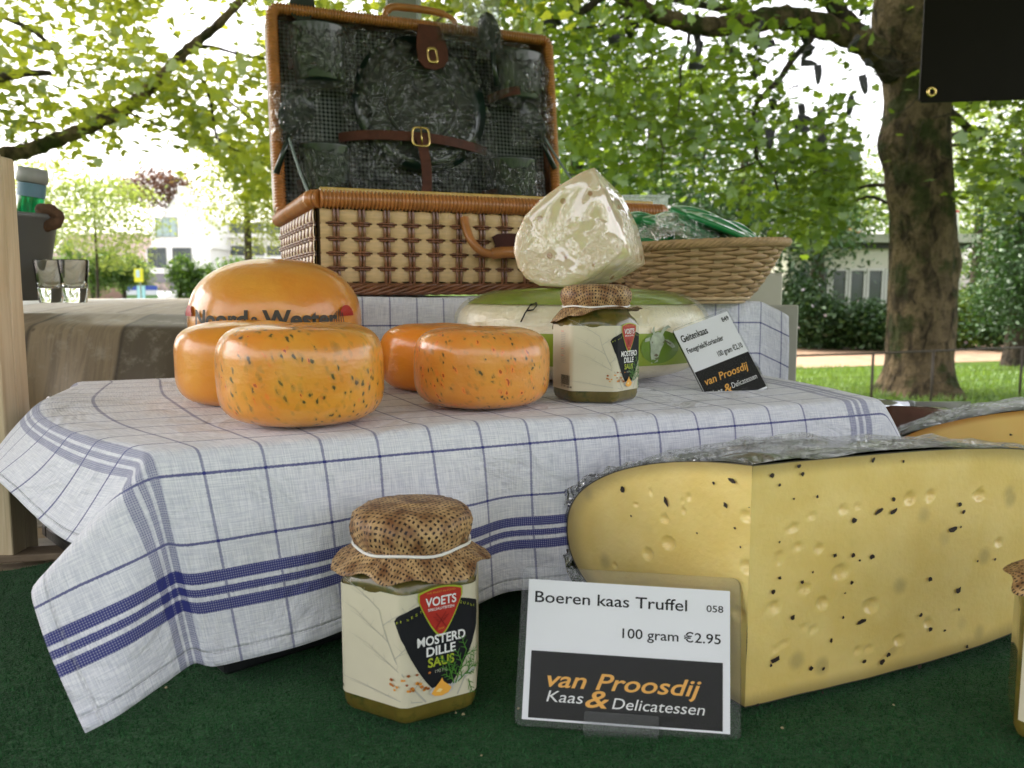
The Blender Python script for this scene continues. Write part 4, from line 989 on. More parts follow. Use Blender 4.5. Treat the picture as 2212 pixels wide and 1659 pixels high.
    dill(.0275, .0195, 1.9, .013, .0004, 2); dill(.0285, .0195, 1.2, .018, .0004, 2); dill(.030, .020, .75, .013, .0004, 2); dill(.036, .020, -1.2, .008, .0003, 1)
    add(join(*st), M['print_green'], 'dill_print')
    # bar code and small print on the left face
    bars = []; x = -.0605; rj = random.Random(4)
    while x < -.0425: w_ = rj.choice([.00025, .0004, .0006]); bars.append(put_poly([(x, .0165), (x+w_, .0165), (x+w_, .0255), (x, .0255)], P(.0006))); x += w_+rj.choice([.0003, .0005])
    add(join(*bars), M['print_black'], 'barcode'); add(put_text('8 717371 160048', -.0600, -.0400, .0140, .0018, P(.0006)), M['print_black'], 'lettering')
    lines = []; red = []
    for k in range(19):
        z = .0655-k*.0016
        (red if k in (0, 10, 14) else lines).append(put_poly([(-.0610, z), (-.0610+(.006 if k in (0, 10, 14) else rj.uniform(.009, .0125)), z), (-.0610+(.006 if k in (0, 10, 14) else .009), z+.0005), (-.0610, z+.0005)], P(.0006)))
    add(join(*lines), M['print_grey'], 'small_print'); add(join(*red), flat((.7, .15, .08), 'small_print_red') if 'small_print_red' not in bpy.data.materials else bpy.data.materials['small_print_red'], 'small_print')
    # cloth-printed paper cover tied with thread
    na = 120; pr = [(0, .1085), (.012, .1088), (.022, .1082), (.028, .1068), (.0315, .104), (.0330, .0995), (.0325, .0945), (.0308, .0905), (.0298, .0885), (.0302, .0870), (.0325, .0852), (.0360, .0825), (.0400, .0797), (.0430, .0775)]
    sq = 1.0; V, UVs = [], []; arc = 0; prv = pr[0]
    for i, (r0, z0) in enumerate(pr):
        arc += math.hypot(r0-prv[0], z0-prv[1]); prv = (r0, z0); sk = smooth01(.088, .072, z0) if i > 8 else 0
        for j in range(na):
            th = 2*PI*j/na; c_, s_ = math.cos(th), math.sin(th)
            wr = mnoise.noise(Vector((c_*3+seed, s_*3, z0*30)))
            pl_ = math.sin(th*7+seed+1.5*wr)*.6+math.sin(th*11+seed*2)*.4
            sqr = 1/max(abs(math.cos(th+.5+seed)), abs(math.sin(th+.5+seed)))       # square sheet: longer at the corners
            r = r0*(1+.02*wr)+sk*(.0032*pl_+.0045*(sqr-1.2))
            z = z0-sk*(.010*(sqr-1.25)+.0028*pl_)+droop*sk*math.cos(th+1.2)
            if i > 9 and i < 13: r += .0008*math.sin(th*31+wr*6)
            if 2 < i < 9: r += .0007*math.sin(th*17+wr*8)
            if i <= 9 and i > 7: r = r0*(1+.012*math.sin(th*23))
            V.append((r*c_, r*s_, z)); UVs.append((arc*c_, arc*s_))
    F = [(i*na+j, i*na+(j+1) % na, (i+1)*na+(j+1) % na, (i+1)*na+j) for i in range(len(pr)-1) for j in range(na)]
    o = mesh('cover', V, F, burl.m, t, uv=UVs); md = o.modifiers.new('solid', 'SOLIDIFY'); md.thickness = .0004; md.offset = -1
    th_ = [(.0318*math.cos(a*PI/20)*(1+.01*math.sin(a)), .0318*math.sin(a*PI/20), .0885+.0006*math.sin(a*.9)) for a in range(41)]
    mesh('string', *tube(th_, .00085, 6, False), M['thread'], t); return t
jar('sauce jar standing on the green turf in front of the tea towel', rel(-.0553, .452, TZ+.0045), R(0), 1.3)
jar('sauce jar with lopsided cover standing on the tea towel beside the white cheese', rel(.0675, .680, ZC+.0015), R(21), 4.4, .014, .85)
jar('sauce jar cut off by the right edge of the photo beside the truffle cheese', rel(.2935, .405, TZ+.0045), R(34), 2.2, .0, 1.0)

# ------------------------------------------------------------------ price cards
def card(label, corners_loc, rotm, W, H, build, W2, H2, ox, oy):
    t = thing('price_card', label, 'price card', corners_loc, 0, 'price cards in clear pouches'); t.rotation_euler = rotm
    pouch = NT('pouch') if 'pouch' not in bpy.data.materials else None
    if pouch:
        tr = pouch.node('ShaderNodeBsdfTransparent', {'Color': (.98, .985, .985)}); gl = pouch.node('ShaderNodeBsdfGlossy', {'Roughness': .22, 'Color': (.25, .25, .25)}); fr = pouch.node('ShaderNodeFresnel', {'IOR': 1.45}); df = pouch.node('ShaderNodeBsdfDiffuse', {'Color': (.7, .72, .72)})
        a = pouch.node('ShaderNodeMixShader', {0: .02, 1: tr.outputs[0], 2: df.outputs[0]}); b = pouch.node('ShaderNodeMixShader', {0: fr.outputs[0], 1: a.outputs[0], 2: gl.outputs[0]}); pouch.t.links.new(b.outputs[0], pouch.out.inputs[0])
    pm_ = bpy.data.materials['pouch']
    def rr(x0, x1, z0, z1, r, y0, y1):
        poly = []
        for cx, cz, a0 in ((x1-r, z0+r, -90), (x1-r, z1-r, 0), (x0+r, z1-r, 90), (x0+r, z0+r, 180)):
            for k in range(5): a = R(a0+k*22.5); poly.append((cx+r*math.cos(a), y0, cz+r*math.sin(a)))
        return prism(poly, (0, y1-y0, 0))
    mesh('pouch', *rr(-ox, -ox+W2, -oy, -oy+H2, .004, -.0014, .0008), pm_, t, smooth=False)
    paper = mesh('paper', *box(0, W, -.00035, .0003, 0, H), M['white_paper'], t, smooth=False)
    build(paper, W, H)
    # clear clip foot
    mesh('clip', *join(*[rr(W*.30, W*.66, -oy-.005, -oy+.010, .0015, a, b) for a, b in ((-.0030, -.0020), (.0022, .0032))], rr(W*.30, W*.66, -oy-.005, -oy-.0035, .0006, -.0019, .0021)), pm_, t, smooth=False)
    return t
def fr_(W, H, off=-.0005): return lambda x, y: Vector((x, off, y))
def card1(paper, W, H):
    P = fr_(W, H); A = lambda txt, fx0, fx1, fz, cap, m, bold=.008, shear=0, off=None: mesh('lettering', *put_text(txt, fx0*W, fx1*W, (1-fz)*H, cap*H, P if off is None else fr_(W, H, off), bold, shear), m, paper, smooth=False)
    mesh('panel', *put_poly([(.03*W, .015*H), (.965*W, .015*H), (.965*W, .485*H), (.03*W, .485*H)], P), M['print_black'], paper, smooth=False)
    A('Boeren kaas Truffel', .035, .79, .165, .085, M['print_black']); A('058', .885, .967, .160, .050, M['print_black'])
    A('100 gram €2.95', .475, .955, .385, .072, M['print_black'])
    A('van Proosdij', .115, .862, .760, .118, M['print_orange'], .012, .28, -.0007)
    A('Kaas', .115, .295, .865, .082, M['print_white'], 0, .2, -.0007); A('&', .305, .420, .885, .125, M['print_orange'], .012, .25, -.0008); A('Delicatessen', .435, .880, .885, .080, M['print_white'], 0, .2, -.0007)
def card2(paper, W, H):
    P = fr_(W, H); A = lambda txt, fx0, fx1, fz, cap, m, bold=.022, shear=0, off=None: mesh('lettering', *put_text(txt, fx0*W, fx1*W, (1-fz)*H, cap*H, P if off is None else fr_(W, H, off), bold, shear), m, paper, smooth=False)
    mesh('panel', *put_poly([(.0*W, .02*H), (W, .02*H), (W, .47*H), (.0*W, .47*H)], P), M['print_black'], paper, smooth=False)
    A('Geitenkaas', .05, .53, .16, .085, M['print_black']); A('849', .84, .97, .10, .055, M['print_black']); A('Fenegriek/Koriander', .05, .72, .30, .065, M['print_black'])
    A('100 gram €2,10', .50, .96, .46, .065, M['print_black'])
    A('van Proosdij', .08, .88, .715, .090, M['print_orange'], .012, .28, -.0007)
    A('Kaas', .08, .29, .86, .07, M['print_white'], 0, .2, -.0007); A('&', .31, .45, .885, .11, M['print_orange'], .012, .25, -.0008); A('Delicatessen', .46, .93, .855, .065, M['print_white'], 0, .2, -.0007)
def card_at(label, bl, br, tl, build, H, W2f, H2f, oxf, oyf):
    bl, br, tl = Vector(bl), Vector(br), Vector(tl); x = (br-bl); W = x.length; x.normalize(); z = (tl-bl); z = (z-x*z.dot(x)); H_ = z.length if H is None else H; z.normalize(); y = z.cross(x)
    Mx = Matrix((x, y, z)).transposed()
    return card(label, bl, Mx.to_euler(), W, H_, build, W*W2f, H_*H2f, W*oxf, H_*oyf)
c1bl, c1br = at(1127, 1553, .4205), at(1577, 1586, .412)
card_at('white and black price card for the truffle cheese standing on the turf', c1bl, c1br, at(1152, 1251, .445), card1, None, 1.085, 1.14, .035, .045)
c2bl, c2br = at(1541, 886, .728), at(1657, 838, .745)
card_at('tilted price card for goat cheese leaning behind the towel edge', c2bl, c2br, at(1480, 707, .757), card2, None, 1.04, 1.05, .02, .025)
# ------------------------------------------------------------------ cheeses
def rind_mat(name, c1, c2, flecks=None, fr=(.55, .7), wax=.8, band=0.0):
    n = NT(name); v = n.obj(); f = n.noise(v, 18, 4, .6, .4); g = n.noise(n.scl(v, 3, 3, 22), 3, 3); k = n.noise(v, 320, 3)
    c = n.mix(n.step(.3, .7, f), c1, c2); c = n.mix(n.math('MULTIPLY', n.step(.45, .7, g), .14), c, dk(c1, .85))
    h = n.math('ADD', n.math('MULTIPLY', n.noise(n.scl(v, 14, 14, 40), 3, 3), .5), n.math('MULTIPLY', n.noise(v, 70, 3), 1.2))
    if flecks:
        z_ = n.node('ShaderNodeMapping', {0: v, 3: (1, 1, .8), 2: (.3, .6, .2)}).outputs[0]
        dens = n.noise(v, 26, 2)
        for sc_, th, colr, lo in flecks:
            vv = n.node('ShaderNodeTexNoise', {'Vector': z_, 'Scale': sc_*.9, 'Detail': 3}).outputs['Color']
            va = n.node('ShaderNodeVectorMath', {0: z_}, operation='ADD'); vs = n.node('ShaderNodeVectorMath', {0: vv}, operation='SCALE'); vs.inputs['Scale'].default_value = 1.1/sc_; n.t.links.new(vs.outputs[0], va.inputs[1])
            vn = n.node('ShaderNodeTexVoronoi', {'Vector': n.scl(va.outputs[0], 1.5, 1.5, .8), 'Scale': sc_})
            sel = n.math('GREATER_THAN', n.sep(vn.outputs['Color'])[0], lo)
            m_ = n.math('MULTIPLY', n.math('MULTIPLY', sel, n.math('SUBTRACT', 1.0, n.step(th*.6, th, vn.outputs['Distance']))), n.step(.38, .55, dens))
            halo = n.math('MULTIPLY', n.math('MULTIPLY', sel, n.math('SUBTRACT', 1.0, n.step(th*.8, th*2.2, vn.outputs['Distance']))), .25)
            c = n.mix(halo, c, dk(colr, 3.0)); c = n.mix(n.math('MULTIPLY', m_, .92), c, colr)
    n.set(color=c, rough=n.math('MULTIPLY_ADD', k, .2, .28), spec=.5, coat=wax, coatr=.16, normal=n.bump(h, .0010), sss=.18, ssss=.006, sssr=(1, .5, .15)); return n.m
def wheel(name, label, loc, rx, h, m, p=2.6, flat_=.55, rz=0, dome=0.0, group=None, bulge=1.0, seed=0, botf=None):
    """a round cheese: squircle profile, slightly uneven"""
    t = thing(name, label, 'cheese', loc, rz, group); prof = []; n = 26
    for i in range(n+1):
        a = -PI/2+PI*i/n; c, s = math.cos(a), math.sin(a); pp = p
        r = abs(c)**(2/pp)*rx; z = h/2+math.copysign(abs(s)**(2/pp), s)*h/2; prof.append((r, z))
    V, F = [], []; na = 72
    for r, z in prof:
        for k in range(na):
            th = 2*PI*k/na; q = Vector((math.cos(th)*1.5+seed, math.sin(th)*1.5, z*25))
            e = 1+.014*mnoise.noise(q)+.006*mnoise.noise(q*3)
            z2 = z*(1+dome*0)+.0014*mnoise.noise(Vector((r*30+seed, th*0+math.cos(th), math.sin(th))))*min(1, z/h*2)
            V.append((r*e*math.cos(th), r*e*math.sin(th), max(0, z2)))
    for i in range(n):
        for k in range(na):
            k2 = (k+1) % na; F.append((i*na+k, i*na+k2, (i+1)*na+k2, (i+1)*na+k))
    mesh('rind', V, F, m, t); t['_prof'] = [x for q in prof for x in q]; return t, prof
HERB = rind_mat('gouda_herb', (.74, .25, .014), (.80, .36, .04), [(190, .34, (.05, .05, .012), .60), (95, .24, (.02, .022, .012), .80), (240, .25, (.35, .03, .01), .92)])
HERB2 = rind_mat('gouda_herb_red', (.74, .25, .025), (.80, .35, .06), [(230, .32, (.055, .045, .015), .62), (190, .30, (.42, .06, .012), .82), (90, .18, (.03, .028, .014), .84)])
PLAIN = rind_mat('gouda_plain', (.76, .27, .015), (.80, .34, .03)); DEEP = rind_mat('gouda_deep', (.80, .24, .008), (.84, .30, .02))
BIGM = rind_mat('gouda_big', (.72, .26, .02), (.78, .35, .04))
GW = 'small round orange gouda cheeses'
wheel('gouda_cheese', 'small orange cheese with large dark herb flecks, nearest one on the towel', rel(-.1405, .560, ZC+.002), .0545, .0660, HERB, 3.9, group=GW, seed=1)
wheel('gouda_cheese', 'small plain orange cheese without flecks behind the herb one at left', rel(-.2080, .660, ZC+.001), .0540, .0645, PLAIN, 3.7, group=GW, seed=2)
wheel('gouda_cheese', 'small deep orange smooth cheese half hidden behind the red and green flecked one', rel(-.0680, .752, ZC+.001), .0500, .0590, DEEP, 3.7, group=GW, seed=3)
wheel('gouda_cheese', 'small orange cheese with fine green and red flecks next to the upper jar', rel(-.0232, .640, ZC+.002), .0515, .0600, HERB2, 3.9, group=GW, seed=4)
bigc, bprof = wheel('gouda_cheese', 'largest orange domed cheese with dark lettering, standing behind the small ones', rel(-.2270, .815, ZC+.001), .0810, .1180, BIGM, 2.35, seed=5)
def on_prof(prof, off):
    zs = [p[1] for p in prof]; rs_ = [p[0] for p in prof]
    def f(x, y):       # x: arc along the girth at the widest radius, y: height
        r = float(np.interp(y, zs, rs_))+off; th = -PI/2+x/max(rs_); return Vector((r*math.cos(th), r*math.sin(th), y))
    return f
PB = on_prof(bprof, .0022)
rot_c = .27
def PBr(x, y): return PB(x+rot_c*.081*0+.012, y)
ink = flat((.035, .03, .02), 'rind_ink', .5)
mesh('lettering', *put_text('Noord', -.072, -.014, .056, .0155, PBr, .035), ink, bigc); mesh('lettering', *put_text('&', -.0125, -.0035, .057, .0090, PBr, .02), ink, bigc); mesh('lettering', *put_text('Wester', -.002, .066, .056, .0155, PBr, .035), ink, bigc)
for xc in (-.089, .080):
    mesh('emblem', *put_poly([(xc+.010*math.cos(a*PI/10), .065+.010*math.sin(a*PI/10)) for a in range(11)], PBr), M['print_red'], bigc)
    mesh('emblem_lines', *join(*[stroke([(xc+dx*.6, .071-.002*abs(dx)*200), (xc+dx, .055)], .0005, on_prof(bprof, .0026)) for dx in (-.007, -.0035, 0, .0035, .007)]), ink, bigc)
# goat cheese wheel
whm = NT('goat_rind'); v = whm.obj(); f = whm.noise(v, 40, 4); whm.set(color=whm.mix(whm.step(.3, .7, f), (.84, .73, .50), (.90, .81, .60)), rough=.32, coat=.6, coatr=.2, normal=whm.bump(whm.math('ADD', whm.noise(v, 60, 4, .6, 1), whm.noise(whm.scl(v, 30, 30, 120), 2, 2)), .0012), sss=.2, ssss=.01, sssr=(1, .8, .5))
gw, gprof = wheel('goat_cheese', 'big white goat cheese wheel with green band and goat picture', rel(.0700, .868, ZC+.001), .1265, .0890, whm.m, 3.3, seed=6)
gz = [p[1] for p in gprof]; gr = [p[0] for p in gprof]
limeb = flat((.27, .36, .02), 'label_green', .35, .8); limed = flat((.14, .24, .02), 'label_green_dark', .35, .8)
def girth(z0, z1, off, m, name, t0=0, t1=2*PI, n=96):
    zs = np.linspace(z0, z1, 8); V, F = [], []
    for z in zs:
        r = float(np.interp(z, gz, gr))*1.003+off
        for k in range(n+1): th = t0+(t1-t0)*k/n; V.append((r*math.cos(th), r*math.sin(th), z))
    for i in range(7):
        for k in range(n): F.append((i*(n+1)+k, i*(n+1)+k+1, (i+1)*(n+1)+k+1, (i+1)*(n+1)+k))
    mesh(name, V, F, m, gw)
girth(.0205, .0500, .0020, limeb, 'label_band')
# green top label
V = [(0, 0, .0905)]; nn = 64
for r in (.05, .085, .098, .108, .116):
    zt = float(np.interp(r, gr[:12:-1], gz[:12:-1]))+.0018 if r < .1264 else .09
    V += [(r*math.cos(2*PI*k/nn), r*math.sin(2*PI*k/nn), zt) for k in range(nn)]
F = [(0, 1+k, 1+(k+1) % nn) for k in range(nn)]+[(1+i*nn+k, 1+i*nn+(k+1) % nn, 1+(i+1)*nn+(k+1) % nn, 1+(i+1)*nn+k) for i in range(4) for k in range(nn)]
mesh('top_label', V, [tuple(reversed(f)) for f in F], limeb, gw)
PG = on_prof([(r*1.003, z) for r, z in gprof], .0026); PG2 = on_prof([(r*1.003, z) for r, z in gprof], .0031); PG3 = on_prof([(r*1.003, z) for r, z in gprof], .0035)
gx = .066
mesh('print', *put_poly([(gx+.0215*math.cos(a*PI/12), .0375+.0150*math.sin(a*PI/12)) for a in range(24)], PG), limed, gw)
goat_w = simple('goat_print', (.42, .48, .36), .5, .25, 160); goat_d = flat((.16, .13, .09), 'goat_dark')
head = [(-.0075, .0485), (-.002, .0515), (.0035, .0500), (.0060, .0450), (.0050, .0400), (.0020, .0350), (.0005, .0290), (-.0030, .0262), (-.0070, .0270), (-.0085, .0310), (-.0088, .0370), (-.0100, .0430)]
mesh('goat_print', *put_poly([(gx-.003+x, z) for x, z in head], PG2), goat_w, gw)
mesh('goat_print', *join(put_poly([(gx+.003, .0445), (gx+.0075, .0440), (gx+.0135, .0405), (gx+.0165, .0370), (gx+.0125, .0365), (gx+.0065, .0400)], PG2), put_poly([(gx-.0125, .0470), (gx-.0175, .0455), (gx-.0180, .0425), (gx-.0130, .0435)], PG2),
     stroke([(gx-.0005, .0495), (gx+.0025, .0535), (gx+.0075, .0560), (gx+.0100, .0550)], [.0016, .0016, .0012, .0004], PG2), stroke([(gx-.0080, .0490), (gx-.0095, .0530), (gx-.0085, .0560)], [.0014, .0012, .0004], PG2), stroke([(gx-.006, .028), (gx-.005, .0235)], .0035, PG)), goat_w, gw)
mesh('goat_print', *join(put_poly([(gx-.0080, .0305), (gx-.0060, .0320), (gx-.0030, .0305), (gx-.0050, .0290)], PG3), put_poly([(gx-.0115, .0425), (gx-.0100, .0430), (gx-.0100, .0410)], PG3), put_poly([(gx+.0005, .0420), (gx+.0022, .0430), (gx+.0022, .0412)], PG3), stroke([(gx+.0030, .0435), (gx+.0100, .0400)], .0006, PG3), stroke([(gx-.0065, .0275), (gx-.0015, .0280)], .0004, PG3)), goat_d, gw)
mesh('lettering', *join(stroke([(-.064, .0600), (-.0615, .0680), (-.0600, .0765)], .0008, PG2), stroke([(-.0600, .0745), (-.0560, .0772), (-.0530, .0750), (-.0545, .0710), (-.0600, .0700)], .0008, PG2)), M['print_black'], gw)
mesh('lettering', *join(stroke([(-.0215, .030), (-.0185, .043)], .0012, PG2), stroke([(-.0270, .030), (-.0240, .043)], .0012, PG2), stroke([(-.0255, .0365), (-.0175, .0365)], .0009, PG2)), M['print_white'], gw)
# film over the wheel's top edge
V, F = [], []
fz_ = [z for z in np.linspace(.054, .0888, 10)]
for z in fz_:
    r = float(np.interp(z, gz, gr))+.0035
    for k in range(97):
        th = 2*PI*k/96; e = .0010*mnoise.noise(Vector((math.cos(th)*9, math.sin(th)*9, z*120))); V.append(((r+e)*math.cos(th), (r+e)*math.sin(th), z+.0022+e))
F = [(i*97+k, i*97+k+1, (i+1)*97+k+1, (i+1)*97+k) for i in range(9) for k in range(96)]
mesh('film', V, F, film_mat('rim_film', haze=.0, wr=90, bd=.0014, gloss=.45, dens=0), gw)

# quarter of white cheese standing on the wheel, tightly wrapped
wd = thing('cheese_wedge', 'shiny film-wrapped pale cheese wedge balanced on the white wheel', 'cheese', rel(.07, .85, ZC+.091))
fr0 = [(1283, 362), (1255, 372), (1212, 398), (1165, 432), (1132, 468), (1113, 512), (1109, 545), (1118, 578), (1135, 602), (1165, 618), (1205, 626), (1225, 625), (1262, 604), (1300, 578), (1350, 546), (1338, 500), (1322, 462), (1305, 420)]
pf = [at(x, y, .800+(x-1110)*.00005) for x, y in fr0]
bk0 = [(1287, 364), (1262, 374), (1218, 402), (1172, 436), (1140, 472), (1122, 516), (1118, 545), (1128, 578), (1160, 600), (1200, 612), (1300, 622), (1335, 606), (1365, 590), (1385, 579), (1396, 572), (1392, 540), (1380, 490), (1346, 422)]
pb = [at(x, y, .885 if i < 9 or i > 11 else .868) for i, (x, y) in enumerate(bk0)]
for i in (10, 11, 12): pb[i].z = max(pb[i].z, CZ+ZC+.0925)
for i in range(len(pf)): pf[i].z = max(pf[i].z, CZ+ZC+.0920)
nn = len(pf); V = []; rings = 7
cf = sum(pf, Vector())/nn
def ringpts(t):
    return [a.lerp(b, t) for a, b in zip(pf, pb)]
front_rings = [[cf.lerp(p, k) for p in pf] for k in (.25, .5, .75, .93)]
for r_ in front_rings: V += r_
V += [cf.lerp(p, .99)+Vector((0, .002, 0)) for p in pf]
for t in (.06, .35, .65, .94): V += ringpts(t)
cb = sum(pb, Vector())/nn; V += [cb.lerp(p, .97) for p in ringpts(1)]; V.append(cf); V.append(cb)
nr = 10; F = [(i*nn+k, i*nn+(k+1) % nn, (i+1)*nn+(k+1) % nn, (i+1)*nn+k) for i in range(nr-1) for k in range(nn)]
F += [(nr*nn, (k+1) % nn, k) for k in range(nn)]+[((nr-1)*nn+k, (nr-1)*nn+(k+1) % nn, nr*nn+1) for k in range(nn)]
wm = NT('goat_paste'); v = wm.obj(); f = wm.noise(v, 60, 3)
sd_ = wm.node('ShaderNodeTexVoronoi', {'Vector': v, 'Scale': 75}); sm_ = wm.math('MULTIPLY', wm.math('GREATER_THAN', wm.sep(sd_.outputs['Color'])[0], .5), wm.math('SUBTRACT', 1.0, wm.step(.16, .27, sd_.outputs['Distance'])))
wr_ = wm.noise(v, 9, 2, .45, .9); wr2 = wm.noise(v, 140, 3, .7, .6); msk = wm.step(.5, .56, wm.noise(v, 22, 2, .5))
cn = wm.bump(wr_, .016); cn = wm.bump(wm.math('MULTIPLY', wr2, msk), .0035, 1.0, cn)
wm.set(color=wm.mix(wm.math('MULTIPLY', sm_, .85), wm.mix(wm.step(.3, .7, f), (.68, .54, .34), (.76, .63, .44)), (.33, .14, .04)), rough=.5, spec=.3, coat=1.0, coatr=.03, coatn=cn, normal=wm.bump(f, .001), sss=.2, ssss=.008)
wo_ = mesh('paste', V, F, wm.m, wd, world=True)
wo_.data.validate()
wm.b.inputs['Coat IOR'].default_value = 2.4

# ---- truffle cheese quarter
HH, RR, PP = .134, .300, 2.5
def prof_map(x, y, p=2.5):          # x 0..1 radius share, y -1..1 -> squircle, with gentle dome
    k = max(abs(x), abs(y)); nn_ = (abs(x)**p+abs(y)**p)**(1/p) or 1
    X_, Y_ = x*k/nn_, y*k/nn_; X_ = X_ if abs(y) > -1 else x
    return X_, Y_, k
def truffle(label, loc, rz, R_, H_, a0, a1, holes, flecks, paste, rind, name='cheese_wedge', film_=True, RL_=None, PR=2.5):
    RL_ = RL_ or R_
    t = thing(name, label, 'cheese', loc, rz)
    def surf(x, y, t_=0.0):
        X_, Y_, k = prof_map(x, y, PR-(PR-2.25)*t_); z = H_/2*(1+Y_*(1-.04*X_*X_-.14*t_*abs(X_))) ; z = max(z, 0); return X_*(RL_+(R_-RL_)*(1-t_)**2), z, k
    for (an, sgn, key) in ((a0, 1, 0), (a1, -1, 1)):
        nx, ny = 150, 96; V, F, AT, UV_ = [], [], [], []
        d = Vector((math.cos(an), math.sin(an), 0)); nrm = Vector((math.sin(an), -math.cos(an), 0))*sgn      # outward
        hs_ = holes[key]
        for i in range(nx):
            for j in range(ny):
                r, z, k = surf(i/(nx-1), -1+2*j/(ny-1), key); dep = 0
                for (hx, hz_, hr, hd) in hs_:
                    dd = ((r-hx)**2+((z-hz_)*1.25)**2)/(hr*hr)
                    if dd < 1: dep = max(dep, hd*math.sqrt(1-dd))
                bow = .0016*math.sin(PI*min(1, r/R_))+.0006*mnoise.noise(Vector((r*40, z*40, key*9)))
                V.append(d*r+nrm*(bow-dep)+Vector((0, 0, z))); AT.append(k); UV_.append((r, z))
        for i in range(nx-1):
            for j in range(ny-1):
                a = i*ny+j; q = (a, a+ny, a+ny+1, a+1); F.append(q if sgn > 0 else q[::-1])
        mesh('cut_face', V, F, paste, t, attr=AT, uv=UV_)
        fl_ = []
        for (fx_, fz__, fs, fa) in flecks[key]:
            rf = random.Random(int(fx_*1e5+fz__*1e6)); pts = []
            for k in range(8):
                a = 2*PI*k/8; rr_ = fs*rf.uniform(.6, 1.25); x_ = rr_*math.cos(a)*fa[0]; y_ = rr_*math.sin(a)*fa[1]; ca, sa = math.cos(fa[2]), math.sin(fa[2]); pts.append((fx_+x_*ca-y_*sa, fz__+x_*sa+y_*ca))
            pl_ = lambda x, y, _d=d, _n=nrm: _d*x+_n*(.0016*math.sin(PI*min(1, x/R_))+.0009)+Vector((0, 0, y))
            fl_.append(put_poly(pts, pl_))
        for vf in fl_: mesh('truffle_fleck', vf[0], vf[1], FLECK, t)
    # rind: outer skin
    ns, na = 60, 70; V, F = [], []
    path = [(s_/20, 1.0) for s_ in range(0, 20)]+[(1.0, 1-2*s_/20) for s_ in range(0, 21)]+[(1-s_/20, -1.0) for s_ in range(1, 21)]
    def rindpt(x, y, an, off):
        t_ = min(1, max(0, (an-a0)/(a1-a0))); r, z, k = surf(x, y, t_)
        q = Vector((r-R_*.45, 0, z-H_/2)); q.normalize(); rr_ = r+q.x*off; zz = z+q.z*off+(.004*mnoise.noise(Vector((math.cos(an)*r*22, math.sin(an)*r*22, 3))) if y > 0 else 0)*min(1, r/.03)
        return Vector((max(0, rr_)*math.cos(an), max(0, rr_)*math.sin(an), max(0.0, zz)))
    def skin(nm, off, mm, e=.0, lim=None, wr=0.0):
        V, F = [], []; pth = path if lim is None else path[:lim]; n = len(pth)
        for i in range(na+1):
            an = a0-e+(a1-a0+2*e)*i/na
            for (x, y) in pth:
                p_ = rindpt(x, y, an, off)
                if wr: p_ += Vector((0, 0, 1))*wr*mnoise.noise(p_*55)+Vector((math.cos(an), math.sin(an), 0))*wr*mnoise.noise(p_*70+Vector((9, 0, 0)))
                V.append(p_)
        for i in range(na):
            for j in range(n-1): F.append((i*n+j, i*n+j+1, (i+1)*n+j+1, (i+1)*n+j))
        return mesh(nm, V, F, mm, t, smooth=(nm != 'film'))
    skin('rind', .0006, rind, e=-.0006)
    if film_: skin('film', .0032, bpy.data.materials['film_wrap'] if 'film_wrap' in bpy.data.materials else film_mat('film_wrap', (.95, .96, .95), .02, 75, .020, 1.0, .06, 2.0), e=.012, lim=36, wr=.0042)
    if film_:
        V, F = [], []; pth = path[6:52]; n = len(pth); m2 = 14
        for i in range(m2):
            an = a1-.16+(.16+.035)*i/(m2-1)
            for (x, y) in pth:
                p_ = rindpt(x, y, min(an, a1+.2), .0035+.003*(i/m2)); p_ += Vector((mnoise.noise(p_*90), mnoise.noise(p_*90+Vector((5, 0, 0))), mnoise.noise(p_*80+Vector((0, 7, 0)))))*.0060; V.append(p_)
        for i in range(m2-1):
            for j in range(n-1): F.append((i*n+j, i*n+j+1, (i+1)*n+j+1)); F.append((i*n+j, (i+1)*n+j+1, (i+1)*n+j))
        mesh('film_fold', V, F, bpy.data.materials['film_wrap'], t, smooth=False)
    return t
FLECK = simple('truffle_fleck', (.022, .012, .008), .6, .5, 300, .0003, 900)
pa = NT('truffle_paste'); uv = pa.uv(); at_e = pa.node('ShaderNodeAttribute', attribute_name='edge').outputs['Fac']; f = pa.noise(uv, 22, 4); g = pa.noise(uv, 260, 3)
c = pa.mix(pa.step(.3, .7, f), (.80, .60, .19), (.86, .68, .26)); c = pa.mix(pa.math('MULTIPLY', pa.step(.86, .99, at_e), .75), c, (.34, .25, .09)); c = pa.mix(pa.step(.986, .995, at_e), c, (.05, .045, .035))
vb = pa.node('ShaderNodeTexVoronoi', {'Vector': uv, 'Scale': 55}); sb = pa.math('MULTIPLY', pa.math('GREATER_THAN', pa.sep(vb.outputs['Color'])[0], .82), pa.math('SUBTRACT', 1.0, pa.step(.1, .42, vb.outputs['Distance'])))
c = pa.mix(pa.math('MULTIPLY', sb, .34), c, (.16, .14, .09))
pa.set(color=c, rough=.42, spec=.4, coat=.5, coatr=.12, normal=pa.bump(pa.math('ADD', pa.math('MULTIPLY', g, .3), f), .0010), sss=.25, ssss=.010, sssr=(1, .65, .2))
ri = NT('truffle_rind'); v = ri.obj(); f = ri.noise(v, 14, 4); ri.set(color=ri.mix(f, (.025, .028, .024), (.09, .09, .07)), rough=.35, coat=1.0, coatr=.08, normal=ri.bump(ri.noise(v, 50, 4, .6, 1), .004))
CT = at_z(1608, 1546, TZ); CT = Vector((CT.x, CT.y, TZ+.0045+CZ))
rq = at_z(2190, 1402, TZ); aR = math.atan2(rq.y-CT.y, rq.x-CT.x); aL = R(127)
